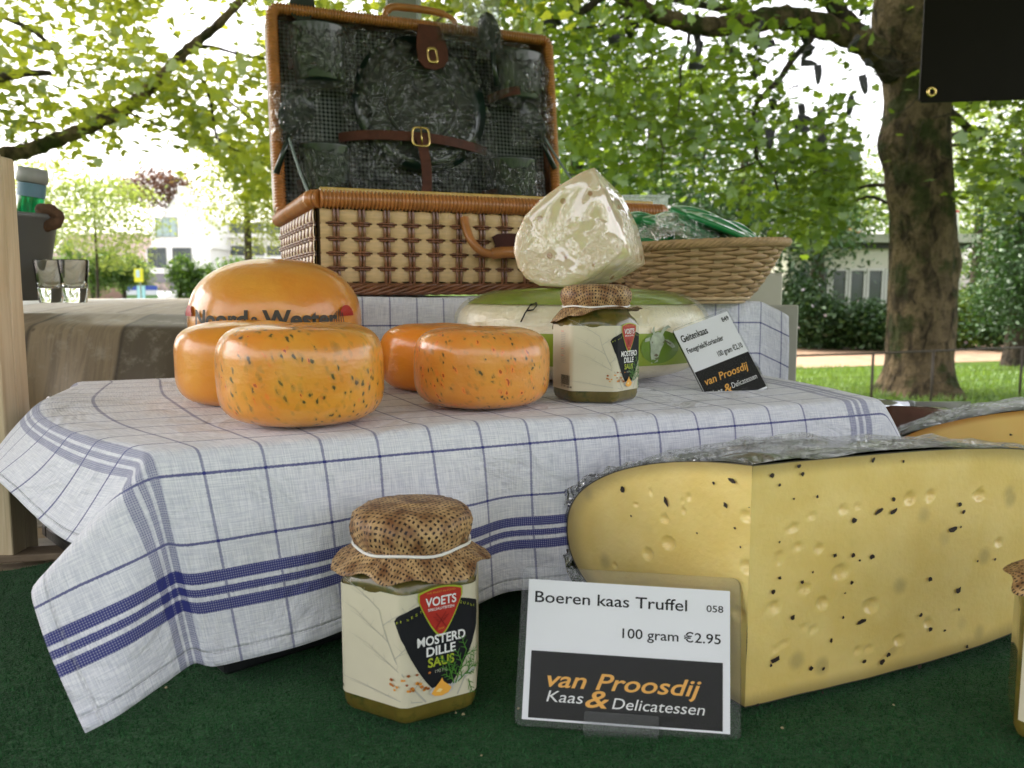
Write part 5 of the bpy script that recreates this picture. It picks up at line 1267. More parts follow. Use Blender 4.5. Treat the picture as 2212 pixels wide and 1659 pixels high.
# holes / flecks measured on the two faces: px,py -> (distance from the corner, height)
def face_rz(px_, py_, an):
    n_ = Vector((math.sin(an), -math.cos(an), 0)); P_ = at_plane(px_, py_, CT, n_); d_ = P_-CT; return Vector((d_.x, d_.y)).length, d_.z
zm = lambda x, y: ((2100+x/1.145)/1.823, (1600+y/1.145)/1.823)
hR = [(1175, 546, 15), (1148, 558, 9), (1390, 464, 16), (1256, 492, 11), (1455, 450, 9), (1690, 412, 22), (1780, 398, 18), (2000, 398, 20), (1380, 745, 30), (1220, 820, 20), (1085, 905, 24), (1300, 885, 23), (1515, 895, 28), (1190, 632, 14), (1255, 1005, 12), (1222, 995, 9), (1770, 975, 15), (1505, 1090, 12), (1640, 1050, 18), (1130, 1068, 10), (1285, 640, 16), (1110, 670, 13), (2090, 610, 14), (1455, 1100, 12), (1085, 1095, 11), (1105, 700, 12)]
hL = [(598, 507, 15), (1000, 503, 22), (682, 470, 8), (615, 615, 26), (524, 664, 20), (985, 728, 25), (925, 935, 26), (706, 408, 9), (470, 442, 7), (375, 716, 7), (535, 388, 6), (680, 425, 6)]
fRk = [(1072, 308, 12), (1205, 303, 9), (1190, 268, 10), (1435, 512, 13), (1545, 470, 14), (1612, 470, 14), (1612, 415, 8), (1908, 436, 9), (1926, 472, 7), (1877, 549, 15), (1912, 540, 4), (1350, 668, 9), (1432, 667, 9), (1518, 672, 11), (1460, 690, 4), (1775, 775, 9), (1902, 825, 13), (1075, 833, 10), (1163, 950, 11), (1470, 965, 15), (1105, 770, 7), (1333, 1052, 8), (1085, 1140, 18), (1245, 1178, 10), (1298, 1178, 7), (1560, 1148, 11), (1588, 1115, 8), (1480, 1143, 8), (1728, 1165, 9), (1903, 910, 5), (1395, 838, 4), (1272, 403, 6), (1168, 415, 5), (1655, 245, 6), (1520, 238, 9), (1425, 790, 7), (1206, 788, 8), (1940, 1078, 7), (1732, 935, 7), (1775, 998, 8), (1295, 1285, 5), (1005, 1342, 7), (1066, 1165, 7), (1386, 947, 5), (2066, 685, 5), (1988, 693, 4), (1105, 353, 6), (1840, 1005, 5), (1252, 744, 4), (1104, 610, 4)]
fLk = [(905, 335, 15), (820, 345, 6), (412, 371, 11), (872, 445, 12), (606, 424, 22), (913, 547, 5), (1014, 655, 4), (978, 455, 3), (452, 493, 4), (745, 570, 4)]
def conv(lst, an, sgn_fleck):
    out = []
    for (x, y, s) in lst:
        px_, py_ = zm(x, y); r, z = face_rz(px_, py_, an); r2, _ = face_rz(px_+8, py_, an); sc_m = abs(r2-r)/8/ (1.145*1.823)
        if sgn_fleck:
            e = (.5, 1.35, -.5) if (x, y) == (606, 424) else ((1.4, .6, .3) if s >= 14 else (1, .9, .2)); k_ = 1.35 if s != 22 else 1.0; out.append((r, z, s*sc_m*k_*.68+.0002, e))
        else: out.append((r, z, s*sc_m*1.0+.0006, min(.0022, s*sc_m*.5+.0005)))
    return out
truffle('huge pale yellow truffle cheese quarter wrapped in cling film on the turf', CT, 0, RR, HH, aR, aL, [conv(hR, aR, False), conv(hL, aL, False)], [conv(fRk, aR, True), conv(fLk, aL, True)], pa.m, ri.m, RL_=.147, PR=3.6)
# second quarter behind
pb_ = NT('gouda_paste'); uv = pb_.uv(); at_e = pb_.node('ShaderNodeAttribute', attribute_name='edge').outputs['Fac']; f = pb_.noise(uv, 20, 3)
pb_.set(color=pb_.mix(pb_.step(.9, 1.0, at_e), pb_.mix(f, (.74, .46, .12), (.80, .54, .18)), (.45, .2, .03)), rough=.4, coat=.7, coatr=.1, sss=.2, ssss=.008, normal=pb_.bump(f, .001))
ri2 = simple('gouda_rind_dark', (.12, .09, .045), .35, .2, 20, coat=1)
c2 = at(2400, 968, .70); c2.z = CZ+TZ+.0045
truffle('orange-yellow cheese wedge wrapped in film at the right edge behind the truffle cheese', c2, 0, .180, .128, R(60), R(160), [[], []], [[], [(.08, .09, .0016, (1, 1, 0)), (.075, .10, .0012, (1, 1, 0)), (.10, .085, .0010, (1, 1, 0))]], pb_.m, ri2)

# ------------------------------------------------------------------ bread basket with green openers
bb = thing('bread_basket', 'oval woven bread basket of light willow filled with green plastic things', 'basket', rel(.222, 1.035, ZU-.0055), R(8))
willow = simple('willow', (.42, .27, .13), .55, .22, 60, .0005, 300, stretch=(1, 1, 3)); willow_l = simple('willow_light', (.5, .36, .2), .5, .2, 60)
NB_, NR = 22, 14; ROWS = 13
def bowl_r(z): t = z/.078; return .056+.052*(t**.62)
def bowl_pt(th, z, off=0):
    r = bowl_r(z)+off; k = 1+.06*max(0, math.cos(th))*(z/.078)
    return Vector((r*math.cos(th)*1.0*k, r*.80*math.sin(th), z+.004*(math.cos(th))*(z/.078)*1.2))
for i in range(NB_):
    th = 2*PI*(i+.5)/NB_; V, F = [], []
    for z in np.linspace(.0, .072, 10):
        for s_ in (-.0045, .0045):
            a = th+s_/bowl_r(z); V.append(bowl_pt(a, z))
    F = [(2*k, 2*k+1, 2*k+3, 2*k+2) for k in range(9)]; o = mesh('stake', V, F, willow_l, bb, smooth=False)
    md = o.modifiers.new('s', 'SOLIDIFY'); md.thickness = .0012
for r_i in range(ROWS):
    zc_ = .0042+r_i*.0047; n = NB_*8; V, F = [], []
    for j in range(n):
        th = 2*PI*j/n; ph = (th*NB_/2/1.0+PI*(r_i % 2)+PI/2*0); wv = math.sin(ph+PI/2*((0))) 
        wv = math.sin(th*NB_/2+PI*r_i); off = .0026*wv; hw = .0021+.0011*max(0, wv)
        jit = .0006*mnoise.noise(Vector((math.cos(th)*6, math.sin(th)*6, r_i*3.3)))
        for (dz, do) in ((-hw, -.0003), (0, .0012), (hw, -.0003)): V.append(bowl_pt(th, zc_+dz+jit, off+do))
    F = [(j*3+k, ((j+1) % n)*3+k, ((j+1) % n)*3+k+1, j*3+k+1) for j in range(n) for k in range(2)]
    o = mesh('weaver', V, F, willow, bb); md = o.modifiers.new('s', 'SOLIDIFY'); md.thickness = .0007
for k in range(5):     # twisted rim
    pts = [bowl_pt(2*PI*j/150, .0675+.0032*math.sin(2*PI*j/150*19+k*2*PI/5), .002+.0035*math.cos(2*PI*j/150*19+k*2*PI/5)) for j in range(151)]
    mesh('rim_strand', *tube(pts, .0026, 6, False), willow, bb)
for k in range(2): mesh('base_ring', *tube([bowl_pt(2*PI*j/90, .0012+.004*k, .001) for j in range(91)], .0024, 6, False), willow_l, bb)
V, F = grid(40, 3, lambda i, j: bowl_pt(2*PI*i/40, .003, -.059*j/2), True); mesh('base', V, F, willow, bb)
# green plastic openers
gpl = simple('green_plastic', (.003, .19, .045), .28, .05, 20, coat=.6); 
def opener(label, px_, py_, Y, L_, Wd, rot):
    t = thing('plastic_opener', label, 'opener', at(px_, py_-9, Y), 0, 'green plastic openers in the bread basket'); t.rotation_euler = rot
    V, F = [], []; n = 40
    prof = [(-.0, .9), (.0018, 1), (.005, 1), (.0066, .95)]
    for z, k in prof:
        for j in range(n): a = 2*PI*j/n; V.append((L_*k*math.cos(a), Wd*k*math.sin(a)*(1+.15*math.cos(a)), z-.004*math.cos(a)**2))
    for z, k in reversed(prof):
        for j in range(n): a = 2*PI*j/n; k2 = .55 if k > .96 else .6; V.append((L_*k2*math.cos(a), Wd*k2*math.sin(a), z-.004*(k2*math.cos(a))**2))
    m_ = len(prof)*2; F = [(i*n+j, i*n+(j+1) % n, ((i+1) % m_)*n+(j+1) % n, ((i+1) % m_)*n+j) for i in range(m_) for j in range(n)]
    mesh('ring', V, F, gpl, t)
    V, F = box(-L_*.56, L_*.56, -Wd*.56, Wd*.56, .0015, .0045, .001); mesh('web', V, F, gpl, t, smooth=False); return t
Yo = 1.04
ops = [('flat green opener leaning at the left inside the basket', 1400, 492, Yo+.02, .030, .020, (.5, .3, .2)), ('lettered green opener at the left front inside the basket', 1400, 510, Yo+.0, .033, .022, (.9, .12, .05)),
       ('curved green opener in clear film, left of the pile middle', 1460, 498, Yo-.01, .042, .020, (.45, .20, .0)), ('upper green opener in clear film on top of the pile', 1470, 484, Yo+.02, .040, .022, (.35, -.02, .1)),
       ('green opener sloping down to the right from the top of the pile', 1520, 486, Yo, .044, .022, (.5, .33, .1)), ('glossy green opener with the brightest shine, sloping right', 1556, 500, Yo-.02, .044, .022, (.35, .38, .0)),
       ('short green opener below the shiny one', 1520, 506, Yo-.01, .034, .02, (.5, .45, 0)), ('small green opener at the far right of the basket', 1598, 510, Yo+.02, .026, .018, (.4, .4, .1)), ('green opener lying low between the others', 1490, 508, Yo-.01, .04, .02, (.5, .3, 0))]
for a in ops: opener(*a)
# lettering pressed on the left one
tt = [o for o in C.objects if o.get('label', '').startswith('lettered green')][0]
mesh('lettering', *put_text('Grask', -.016, .028, -.004, .0085, lambda x, y: Vector((x, y-.004, .0072-.004*(x/.033)**2))), simple('green_light', (.03, .30, .10), .4), tt, smooth=False)
# clear film bag over the openers
V, F = [], []
for i in range(40):
    for j in range(16):
        th = 2*PI*i/40; t_ = j/15; r = t_
        p_ = Vector((r*.070*math.cos(th), r*.050*math.sin(th), .034*(1-t_**2.2)+.006*mnoise.noise(Vector((math.cos(th)*3*r, math.sin(th)*3*r, 4)))+.0025*mnoise.noise(Vector((math.cos(th)*9*r, math.sin(th)*9*r, 1))))); V.append(p_)
F = [(i*16+j, ((i+1) % 40)*16+j, ((i+1) % 40)*16+j+1, i*16+j+1) for i in range(40) for j in range(15)]
fb_ = mesh('clear_bag', V, F, film_mat('bag_thin', haze=.0, wr=60, bd=.006, gloss=.7, dens=0), loc=at(1462, 521, Yo)); tagit(fb_, 'crinkled clear plastic bag round the green openers in the basket', 'bag')

# ------------------------------------------------------------------ picnic basket
BW, BD, BH, LH, LEAN, LT = .465, .325, .115, .322, R(8), .055
pb = thing('picnic_basket', 'open wicker picnic basket with checked lining and leather straps in its lid', 'basket', rel(-.229, 1.0, ZU+.0015), R(22))
ribm = simple('pale_ribbon', (.66, .46, .22), .45, .14, 40, .0004, 900, stretch=(1, 1, 8), coat=.25)
reedm = simple('dark_reed', (.19, .07, .025), .35, .3, 50, coat=.5); rimm = simple('rattan_wrap', (.44, .17, .04), .38, .22, 55, coat=.4); rimy = simple('rattan_pale', (.55, .36, .08), .4, .15, 60, coat=.3)
Z0, Z1 = .016, BH-.012; RP = (Z1-Z0)/5
def wall_weave(x0, x1, place, nv, name_front=True):
    """woven wall: place(x, z, out) -> local point, out = distance outwards"""
    xs_ = [x0+(x1-x0)*(k+.62)/nv for k in range(nv)]; sp = (x1-x0)/nv
    def ph(x): return (x-xs_[0])/sp
    for r in range(5):       # pale ribbons
        za = Z0+r*RP+.0012; n = nv*8+1; V = []
        for i in range(n):
            x = x0+(x1-x0)*i/(n-1); b_ = .5-.5*math.cos(2*PI*ph(x)); hh = RP*(.80+.08*b_)
            for (fz_, fo) in ((0, 0), (.15, .7), (.5, 1), (.85, .7), (1, 0)): V.append(place(x, za+(RP-.0012)/2+hh*(fz_-.5), -.0012+.0034*b_+.0009*fo))
        F = [(i*5+j, i*5+5+j, i*5+6+j, i*5+1+j) for i in range(n-1) for j in range(4)]
        mesh('ribbon', V, F, ribm, pb)
    for k, x in enumerate(xs_):      # upright reed pairs
        for s_ in (-.0023, .0023):
            jx = rnd.uniform(-.0006, .0006); pts = [place(x+s_+jx*math.sin(z*60), z, .0022-.0016*(.5+.5*math.cos(2*PI*(z-Z0)/RP))) for z in np.linspace(Z0-.004, Z1+.004, 21)]
            mesh('reed', *tube(pts, .0019, 6, False), reedm, pb)
    for r in range(1, 5):            # level reed pairs, riding over the uprights
        for s_ in (-.0015, .0015):
            n = nv*8+1; pts = [place(x, Z0+r*RP+s_, .0018+.0040*math.cos(2*PI*ph(x))) for x in [x0+(x1-x0)*i/(n-1) for i in range(n)]]
            mesh('level_reed', *tube(pts, .0013, 5, False), reedm, pb)
    for k in range(nv+1):            # narrow pale uprights between
        x = xs_[0]+sp*(k-.5)
        if x < x0+.002 or x > x1-.002: continue
        V = [place(x+s_, z, .0022 if abs(((z-Z0)/RP) % 1-.5) > .32 else -.0004) for z in np.linspace(Z0, Z1, 26) for s_ in (-.0028, .0028)]
        mesh('pale_strip', V, [(2*i, 2*i+1, 2*i+3, 2*i+2) for i in range(25)], ribm, pb)
wall_weave(.004, BW-.004, lambda x, z, o: Vector((x, -o, z)), 15)
wall_weave(.004, BD-.004, lambda x, z, o: Vector((-o, x, z)), 11)
lin = NT('gingham'); v = lin.uv(); gx_, gy_, _ = lin.sep(v)
ga = lin.math('GREATER_THAN', lin.math('FRACT', lin.math('MULTIPLY', gx_, 1/.0066)), .5); gb_ = lin.math('GREATER_THAN', lin.math('FRACT', lin.math('MULTIPLY', gy_, 1/.0066)), .5)
lin.set(color=lin.mix(lin.math('MULTIPLY', lin.math('ADD', ga, gb_), .5), (.22, .235, .235), (.004, .010, .009)), rough=.9, spec=.1)
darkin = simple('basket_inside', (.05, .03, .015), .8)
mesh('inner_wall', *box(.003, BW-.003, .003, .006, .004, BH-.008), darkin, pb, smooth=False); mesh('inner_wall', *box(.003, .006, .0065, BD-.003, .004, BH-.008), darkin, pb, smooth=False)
mesh('back_wall', *box(.0065, BW-.003, BD-.008, BD-.003, .004, BH-.008), reedm, pb, smooth=False); mesh('right_wall', *box(BW-.006, BW-.003, .0065, BD-.0085, .004, BH-.008), reedm, pb, smooth=False)
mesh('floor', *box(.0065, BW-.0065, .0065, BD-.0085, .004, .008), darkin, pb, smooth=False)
for k in range(6):       # braided foot
    path_ = []
    for (ax_, ay_, bx_, by_) in ((0, 0, BW, 0), (BW, 0, BW, BD), (BW, BD, 0, BD), (0, BD, 0, 0)):
        n = int(math.hypot(bx_-ax_, by_-ay_)/.006)
        for i in range(n): path_.append((ax_+(bx_-ax_)*i/n, ay_+(by_-ay_)*i/n))
    pts = []; L_ = len(path_)
    for i, (x, y) in enumerate(path_+[path_[0]]):
        ph = i*.42+k*2*PI/6; ox = -1 if x < .001 else (1 if x > BW-.001 else 0); oy = -1 if y < .001 else (1 if y > BD-.001 else 0); o_ = .0035+.0030*math.cos(ph)
        pts.append((x+ox*o_, y+oy*o_, .0090+.0052*math.sin(ph)))
    mesh('braid_strand', *tube(pts, .0026, 6, False), reedm, pb)
def wrapped(pts_corner, rad, per, m, name, parent, close=True, flat_=None):
    """tube along a rounded rectangle whose surface is ridged like bound rattan"""
    P_ = []
    for a, b in zip(pts_corner[:-1], pts_corner[1:]):
        a, b = Vector(a), Vector(b); L_ = (b-a).length; n = int(L_/per*4)
        for i in range(n): P_.append(a+(b-a)*i/n)
    P_.append(Vector(pts_corner[-1]))
    rr_ = [rad*(1+.13*(1 if (i % 4) in (1, 2) else -1)*(1)+.02*mnoise.noise(Vector((i*.3, 0, 0)))) for i in range(len(P_))]
    V, F = tube(P_, rr_, 10, True); return mesh(name, V, F, m, parent)
def rrect(x0, x1, y0, y1, r, f):
    out = []
    for cx, cy, a0 in ((x1-r, y0+r, -90), (x1-r, y1-r, 0), (x0+r, y1-r, 90), (x0+r, y0+r, 180)):
        for k in range(5): a = R(a0+k*22.5); out.append(f(cx+r*math.cos(a), cy+r*math.sin(a)))
    out.append(out[0]); return out
ZR = BH-.0015
wrapped([(BW+.004, .01, ZR), (BW+.004, BD, ZR)], .0095, .0046, rimm, 'rim', pb)
wrapped([(.004, -.0035, ZR), (BW, -.0035, ZR), (BW+.004, .006, ZR)], .0098, .0046, rimm, 'rim', pb)
wrapped([(.004, -.0035, ZR), (-.0035, .004, ZR), (-.0035, BD, ZR)], .0098, .0046, rimm, 'rim', pb); wrapped([(-.0035, BD, ZR-.001), (BW, BD, ZR-.001)], .0085, .0032, rimm, 'rim', pb)
mesh('inner_edge', *join(box(.006, BW-.006, .0066, .0095, BH-.004, BH+.0135, .001), box(.0066, .0095, .010, BD-.01, BH-.004, BH+.0115, .001)), rimy, pb, smooth=False)
# lid frame: local (x, w up the lid, e backwards)
cl, sl_ = math.cos(LEAN), math.sin(LEAN)
def LP(x, w_, e=0.0): return Vector((x, BD+.004+w_*sl_+e*cl, BH+.004+w_*cl-e*sl_))
wrapped(rrect(0, BW, .006, LH, .012, lambda x, w_: LP(x, w_, 0)), .0082, .0046, rimm, 'lid_rim', pb)
wrapped(rrect(-.001, BW+.001, .006, LH+.001, .02, lambda x, w_: LP(x, w_, .030)), .0060, .0040, reedm, 'lid_rim', pb)
for k in range(3):
    e = .012+.013*k; mesh('lid_side_reed', *tube(rrect(-.002, BW+.002, .006, LH+.002, .016, lambda x, w_: LP(x, w_, e)), .0052, 6, False), reedm, pb)
mesh('lid_side_reed', *tube(rrect(.002, BW-.002, .006, LH-.002, .02, lambda x, w_: LP(x, w_, .046)), .0070, 6, False), reedm, pb)
nx_, ny_ = 30, 20; V, F = grid(nx_, ny_, lambda i, j: LP(.006+(BW-.012)*i/(nx_-1), .01+(LH-.014)*j/(ny_-1), .030+.0012*math.sin(i*1.3)*math.sin(j*.9)))
mesh('lining', V, F, lin.m, pb, uv=[(.006+(BW-.012)*i/(nx_-1), .01+(LH-.014)*j/(ny_-1)) for i in range(nx_) for j in range(ny_)])
mesh('lid_panel', [LP(x, w_, e) for x in (.002, BW-.002) for w_ in (.008, LH-.002) for e in (.040, .046)], box(0, 1, 0, 1, 0, 1)[1], reedm, pb, smooth=False)
Rb = Matrix.Rotation(R(22), 3, 'Z'); O_ = Vector(pb.location)
def lidw(px_, py_, e=0.0):
    """point of the lid plane (depth e behind the rim) seen at a picture position, in lid coordinates"""
    o = O_+Rb @ LP(0, 0, e); n = Rb @ Vector((0, cl, -sl_)); P_ = at_plane(px_, py_, o, n); q = Rb.inverted() @ (P_-O_)
    q2 = q-LP(0, 0, e); return q.x, q2.y*sl_+q2.z*cl
def strap(pts, wd, e, m, name='strap', th=.0018, parent=None):
    S = spline([(x, w_, 0) for x, w_ in pts], 5); V = []
    for i, p_ in enumerate(S):
        a, b = S[max(i-1, 0)], S[min(i+1, len(S)-1)]; dx, dw = b.x-a.x, b.y-a.y; l = math.hypot(dx, dw) or 1; nx2, nw = -dw/l*wd/2, dx/l*wd/2; ee = e[0]+(e[1]-e[0])*math.sin(PI*i/(len(S)-1)) if hasattr(e, '__len__') else e
        for (s_, de) in ((-1, 0), (1, 0), (1, -th), (-1, -th)): V.append(LP(p_.x+nx2*s_, p_.y+nw*s_, ee+de))
    n = len(S); F = [(i*4+k, i*4+(k+1) % 4, i*4+4+(k+1) % 4, i*4+4+k) for i in range(n-1) for k in range(4)]+[(0, 1, 2, 3), ((n-1)*4+3, (n-1)*4+2, (n-1)*4+1, (n-1)*4)]
    return mesh(name, V, F, m, parent or pb, smooth=False)
W_ = lambda lst, e=.0: [lidw(x, y, e) for x, y in lst]
plc = lidw(905, 238, .010)
strap(W_([(738, 287), (800, 291), (905, 300), (990, 309), (1062, 319)], -.006), .0150, (.020, -.014), M['tan_leather'])
strap(W_([(905, 300), (914, 345), (918, 385), (917, 425)], -.006), .0165, -.017, M['tan_leather'])
strap(W_([(626, 132), (660, 135), (705, 145), (745, 158)], .0), .0155, (.018, -.016), M['tan_leather']); strap(W_([(1062, 208), (1110, 203), (1162, 205)], .0), .0140, (.018, -.016), M['tan_leather'])
strap(W_([(645, 398), (700, 395), (762, 400)], .0), .0190, (.018, -.014), M['dark_leather']); strap(W_([(1050, 418), (1110, 420), (1165, 424)], .0), .0170, (.018, -.012), M['dark_leather'])
# buckle
bx_, bw_ = lidw(908, 297, -.016)
def ringpoly(hx, hw, t_, dep, cx, cw, rot=0.0):
    V = []
    for k in range(28):
        a = 2*PI*k/28; c_ = abs(math.cos(a))**.5*math.copysign(1, math.cos(a)); s_ = abs(math.sin(a))**.5*math.copysign(1, math.sin(a))
        for (q_, e_) in ((1, dep), (1-t_, dep), (1-t_, dep-.0016), (1, dep-.0016)):
            x, y = hx*c_*q_, hw*s_*q_; V.append(LP(cx+x*math.cos(rot)-y*math.sin(rot), cw+x*math.sin(rot)+y*math.cos(rot), e_))
    return V, [(k*4+j, k*4+(j+1) % 4, ((k+1) % 28)*4+(j+1) % 4, ((k+1) % 28)*4+j) for k in range(28) for j in range(4)]
mesh('buckle', *ringpoly(.0155, .0165, .20, -.0185, bx_, bw_), M['brass'], pb); mesh('buckle_tongue', *tube([LP(bx_, bw_+.015, -.021), LP(bx_+.001, bw_-.014, -.022)], .0012, 6), M['brass'], pb)
# clasp tab with oval eyelet
V = []; tabp = W_([(903, 52), (948, 58), (958, 80), (966, 110), (968, 130), (958, 146), (940, 152), (918, 148), (903, 130), (899, 100), (900, 75)], -.012)
n = len(tabp); V = [LP(x, w_, -.012) for x, w_ in tabp]+[LP(x, w_, -.0145) for x, w_ in tabp]
mesh('clasp_tab', V, [tuple(range(n)), tuple(range(2*n-1, n-1, -1))]+[(i, n+i, n+(i+1) % n, (i+1) % n) for i in range(n)], M['tan_leather'], pb, smooth=False)
ex_, ew_ = lidw(934, 120, -.0145); mesh('eyelet', *ringpoly(.0092, .0135, .36, -.0148, ex_, ew_, .12), M['brass'], pb)
# lid handle
hp = [(832, 52), (832, 30), (846, 16), (880, 17), (920, 22), (955, 30), (978, 42), (986, 60)]
S = spline([LP(*lidw(x, y, .012), .012) for x, y in hp], 14); rr_ = [(.0062 if 18 < i < len(S)-26 else .0045)*(1+.1*(1 if (i % 2) else -1)) for i in range(len(S))]
mesh('handle', *tube(S, rr_, 8), rimm, pb)
# front handle + leather patch
def fp(px_, py_, o): n = Rb @ Vector((0, -1, 0)); o_ = O_+Rb @ Vector((0, -o, 0)); P_ = at_plane(px_, py_, o_, n); return Rb.inverted() @ (P_-O_)
S = spline([fp(x, y, o) for x, y, o in ((1003, 470, .008), (1006, 490, .012), (1018, 520, .020), (1036, 540, .024), (1058, 548, .026), (1090, 545, .028), (1130, 545, .028), (1180, 547, .028), (1215, 540, .024), (1235, 515, .018), (1240, 490, .010))], 16)
mesh('front_handle', *tube(S, [(.0072 if i > 66 and i < 130 else .0052)*(1+.09*(1 if i % 2 else -1)) for i in range(len(S))], 8), rimm, pb)
lpz = [fp(x, y, .009) for x, y in ((1062, 512), (1075, 505), (1100, 504), (1150, 508), (1152, 556), (1110, 560), (1080, 556), (1060, 545), (1070, 530))]
mesh('leather_patch', lpz+[p_+Vector((0, -.002, 0)) for p_ in lpz], [tuple(range(9)), tuple(range(17, 8, -1))]+[(i, 9+i, 9+(i+1) % 9, (i+1) % 9) for i in range(9)], M['dark_leather'], pb, smooth=False)
# cords holding the lid
cordm = NT('cord'); v = cordm.obj(); wv_ = cordm.node('ShaderNodeTexWave', {'Vector': v, 'Scale': 120}, bands_direction='DIAGONAL').outputs['Fac']; cordm.set(color=cordm.mix(wv_, (.03, .06, .05), (.35, .42, .40)), rough=.8)
for (a_, b_, x_) in (((622, 290), (655, 425), .02), ((1172, 290), (1215, 400), BW-.018)):
    A_ = LP(*lidw(*a_, -.004), -.004); B_ = Vector((x_ if x_ > .1 else .012, .10 if x_ < .1 else .14, BH+.004))
    S = [A_.lerp(B_, t_/12)+Vector((0, 0, -.006*math.sin(PI*t_/12))) for t_ in range(13)]; mesh('cord', *tube(S, .0020, 6), cordm.m, pb)
# ---- what the lid holds (each its own thing)
green_p = simple('dark_green_plastic', (.006, .020, .014), .30, .3, 30, coat=.7)
def lidthing(name, label, cat, px_, py_, e, group=None):
    x, w_ = lidw(px_, py_, e); loc = O_+Rb @ LP(x, w_, e); t = thing(name, label, cat, loc, 0, group)
    bx = Rb @ Vector((1, 0, 0)); up = Rb @ Vector((0, sl_, cl)); n = Rb @ Vector((0, -cl, sl_)); t.rotation_euler = Matrix((bx, n*-1, up)).transposed().to_euler(); return t      # local x right, y away, z up the lid
def bagmesh(name, parent, hx, hz, dep, seed, amp=.006, pinch=0.0):
    nu, nv = 26, 22; V = []
    for i in range(nu):
        for j in range(nv):
            u, v_ = -1+2*i/(nu-1), -1+2*j/(nv-1); rr_ = max(abs(u)**4+abs(v_)**4, 0)**.25
            k = 1+.06*mnoise.noise(Vector((u*2, v_*2, seed))); x, z = u*hx*k, v_*hz*k*(1-pinch*max(0, v_)*abs(u))
            y = -dep*(1-min(1, rr_)**2.5)+amp*mnoise.noise(Vector((u*3.1+seed, v_*3.1, 2)))+amp*.5*mnoise.noise(Vector((u*8+seed, v_*7, 5))); V.append((x, min(y, .004), z))
    rb_ = random.Random(int(seed*10)); V = [(x+rb_.uniform(-1, 1)*hx/nu*.8, y+rb_.uniform(-.0016, .0016), z+rb_.uniform(-1, 1)*hz/nv*.8) for x, y, z in V]; F = []
    for i in range(nu-1):
        for j in range(nv-1):
            q = (i*nv+j, (i+1)*nv+j, (i+1)*nv+j+1, i*nv+j+1); F += [(q[0], q[1], q[2]), (q[0], q[2], q[3])] if (i*7+j*3) % 5 < 3 else [(q[0], q[1], q[3]), (q[1], q[2], q[3])]
    return mesh(name, V, F, M['bag'], parent, smooth=False)
pt = lidthing('picnic_plate', 'stack of dark green plates in crinkled clear bag strapped in the lid centre', 'plate', 905, 232, .022)
V, F = lathe([(0, -.010), (.060, -.010), (.075, -.006), (.100, .003), (.112, .006), (.113, .009), (.09, .010), (0, .010)], 56, False)
mesh('plate', *xf((V, F), Matrix.Rotation(PI/2, 4, 'X') @ Matrix.Translation((0, 0, .004))), green_p, pt); 
mesh('plate_foot', *xf(lathe([(.056, .0, ), (.058, .003), (.061, .003), (.063, 0)], 48, False), Matrix.Rotation(PI/2, 4, 'X') @ Matrix.Translation((0, 0, .0145))), green_p, pt)
mark = simple('moulded_mark', (.03, .06, .045), .4)
mesh('moulded_swirl', *join(*[stroke([(.008*math.cos(a*.35+b)*(.5+.05*a)-.010, .008*math.sin(a*.35+b)*(.5+.05*a)+.012) for a in range(9)], .0012, lambda x, y: Vector((x, -.0150, y))) for b in (0, PI)]), mark, pt)
tr_ = [(-.036, -.020), (-.014, -.020), (-.025, -.002), (-.036, -.020)]; mesh('moulded_triangle', *join(*[stroke([tr_[k], tr_[k+1]], .0010, lambda x, y: Vector((x, -.0150, y))) for k in range(3)]), mark, pt)
bagmesh('bag', pt, .136, .146, .026, 1.0, .008)
CG = 'cups strapped in the picnic basket lid'
def cup(label, px_, py_, r, h, seed, yb=.004):
    t = lidthing('picnic_cup', label, 'cup', px_, py_, .006, CG)
    mesh('body', *xf(lathe([(r*.80, -h/2), (r*.86, -h/2+.003), (r, h/2-.002), (r*1.03, h/2), (r*.97, h/2), (r*.94, h/2-.004), (.0, h/2-.01)], 32), Matrix.Diagonal((1, .62, 1, 1))), green_p, t)
    bagmesh('bag', t, r*1.34, h*.64, r*.72, seed, .006)
cup('green cup in crinkled film, upper left corner of the lid', 688, 120, .044, .088, 3.0); cup('green cup in film, lower left of the lid behind the lining strap', 703, 372, .041, .080, 5.0)
cup('green cup in crinkled film, upper right corner of the lid', 1122, 170, .044, .082, 7.0); cup('green cup in film, lower right of the lid', 1112, 398, .043, .080, 9.0)
SGp = 'spoons and forks in clear bags in the picnic lid'
def spoon(label, px_, py_, L_, wd, rot, seed, bag=None, e=-.002):
    t = lidthing('serving_spoon', label, 'spoon', px_, py_, e, SGp); Ro = Matrix.Rotation(rot, 4, 'Y')
    V = []
    for i in range(13):
        for j in range(9):
            u, v_ = -1+2*i/12, -1+2*j/8; x = wd*v_*math.sqrt(max(0, 1-u*u)); V.append((x, -.006+.008*(1-(u*u+v_*v_)/2), L_*u))
    mesh('bowl', *xf((V, [(i*9+j, i*9+j+1, i*9+10+j, i*9+9+j) for i in range(12) for j in range(8)]), Ro), green_p, t)
    mesh('stem', *xf(tube([(0, -.002, -L_*.95), (0, .0, -L_*1.6), (0, .002, -L_*2.6)], [.005, .004, .005], 8), Ro), green_p, t)
    if bag: mesh2 = bagmesh('bag', t, bag[0], bag[1], .012, seed, .006)
    return t
spoon('dark green spoon sticking up over the left top corner of the lid', 652, 12, .030, .019, .15, 11.); spoon('dark green spoon poking above the right part of the lid in a bag', 1056, 72, .034, .020, -.12, 12., (.024, .045), -.012)
spoon('dark green spoon in film over the left rim of the lid', 640, 246, .038, .026, .35, 13., (.038, .046), -.012); spoon('dark green spoon in film near the right rim of the lid', 1150, 262, .034, .020, -.45, 14., (.040, .046), -.010)
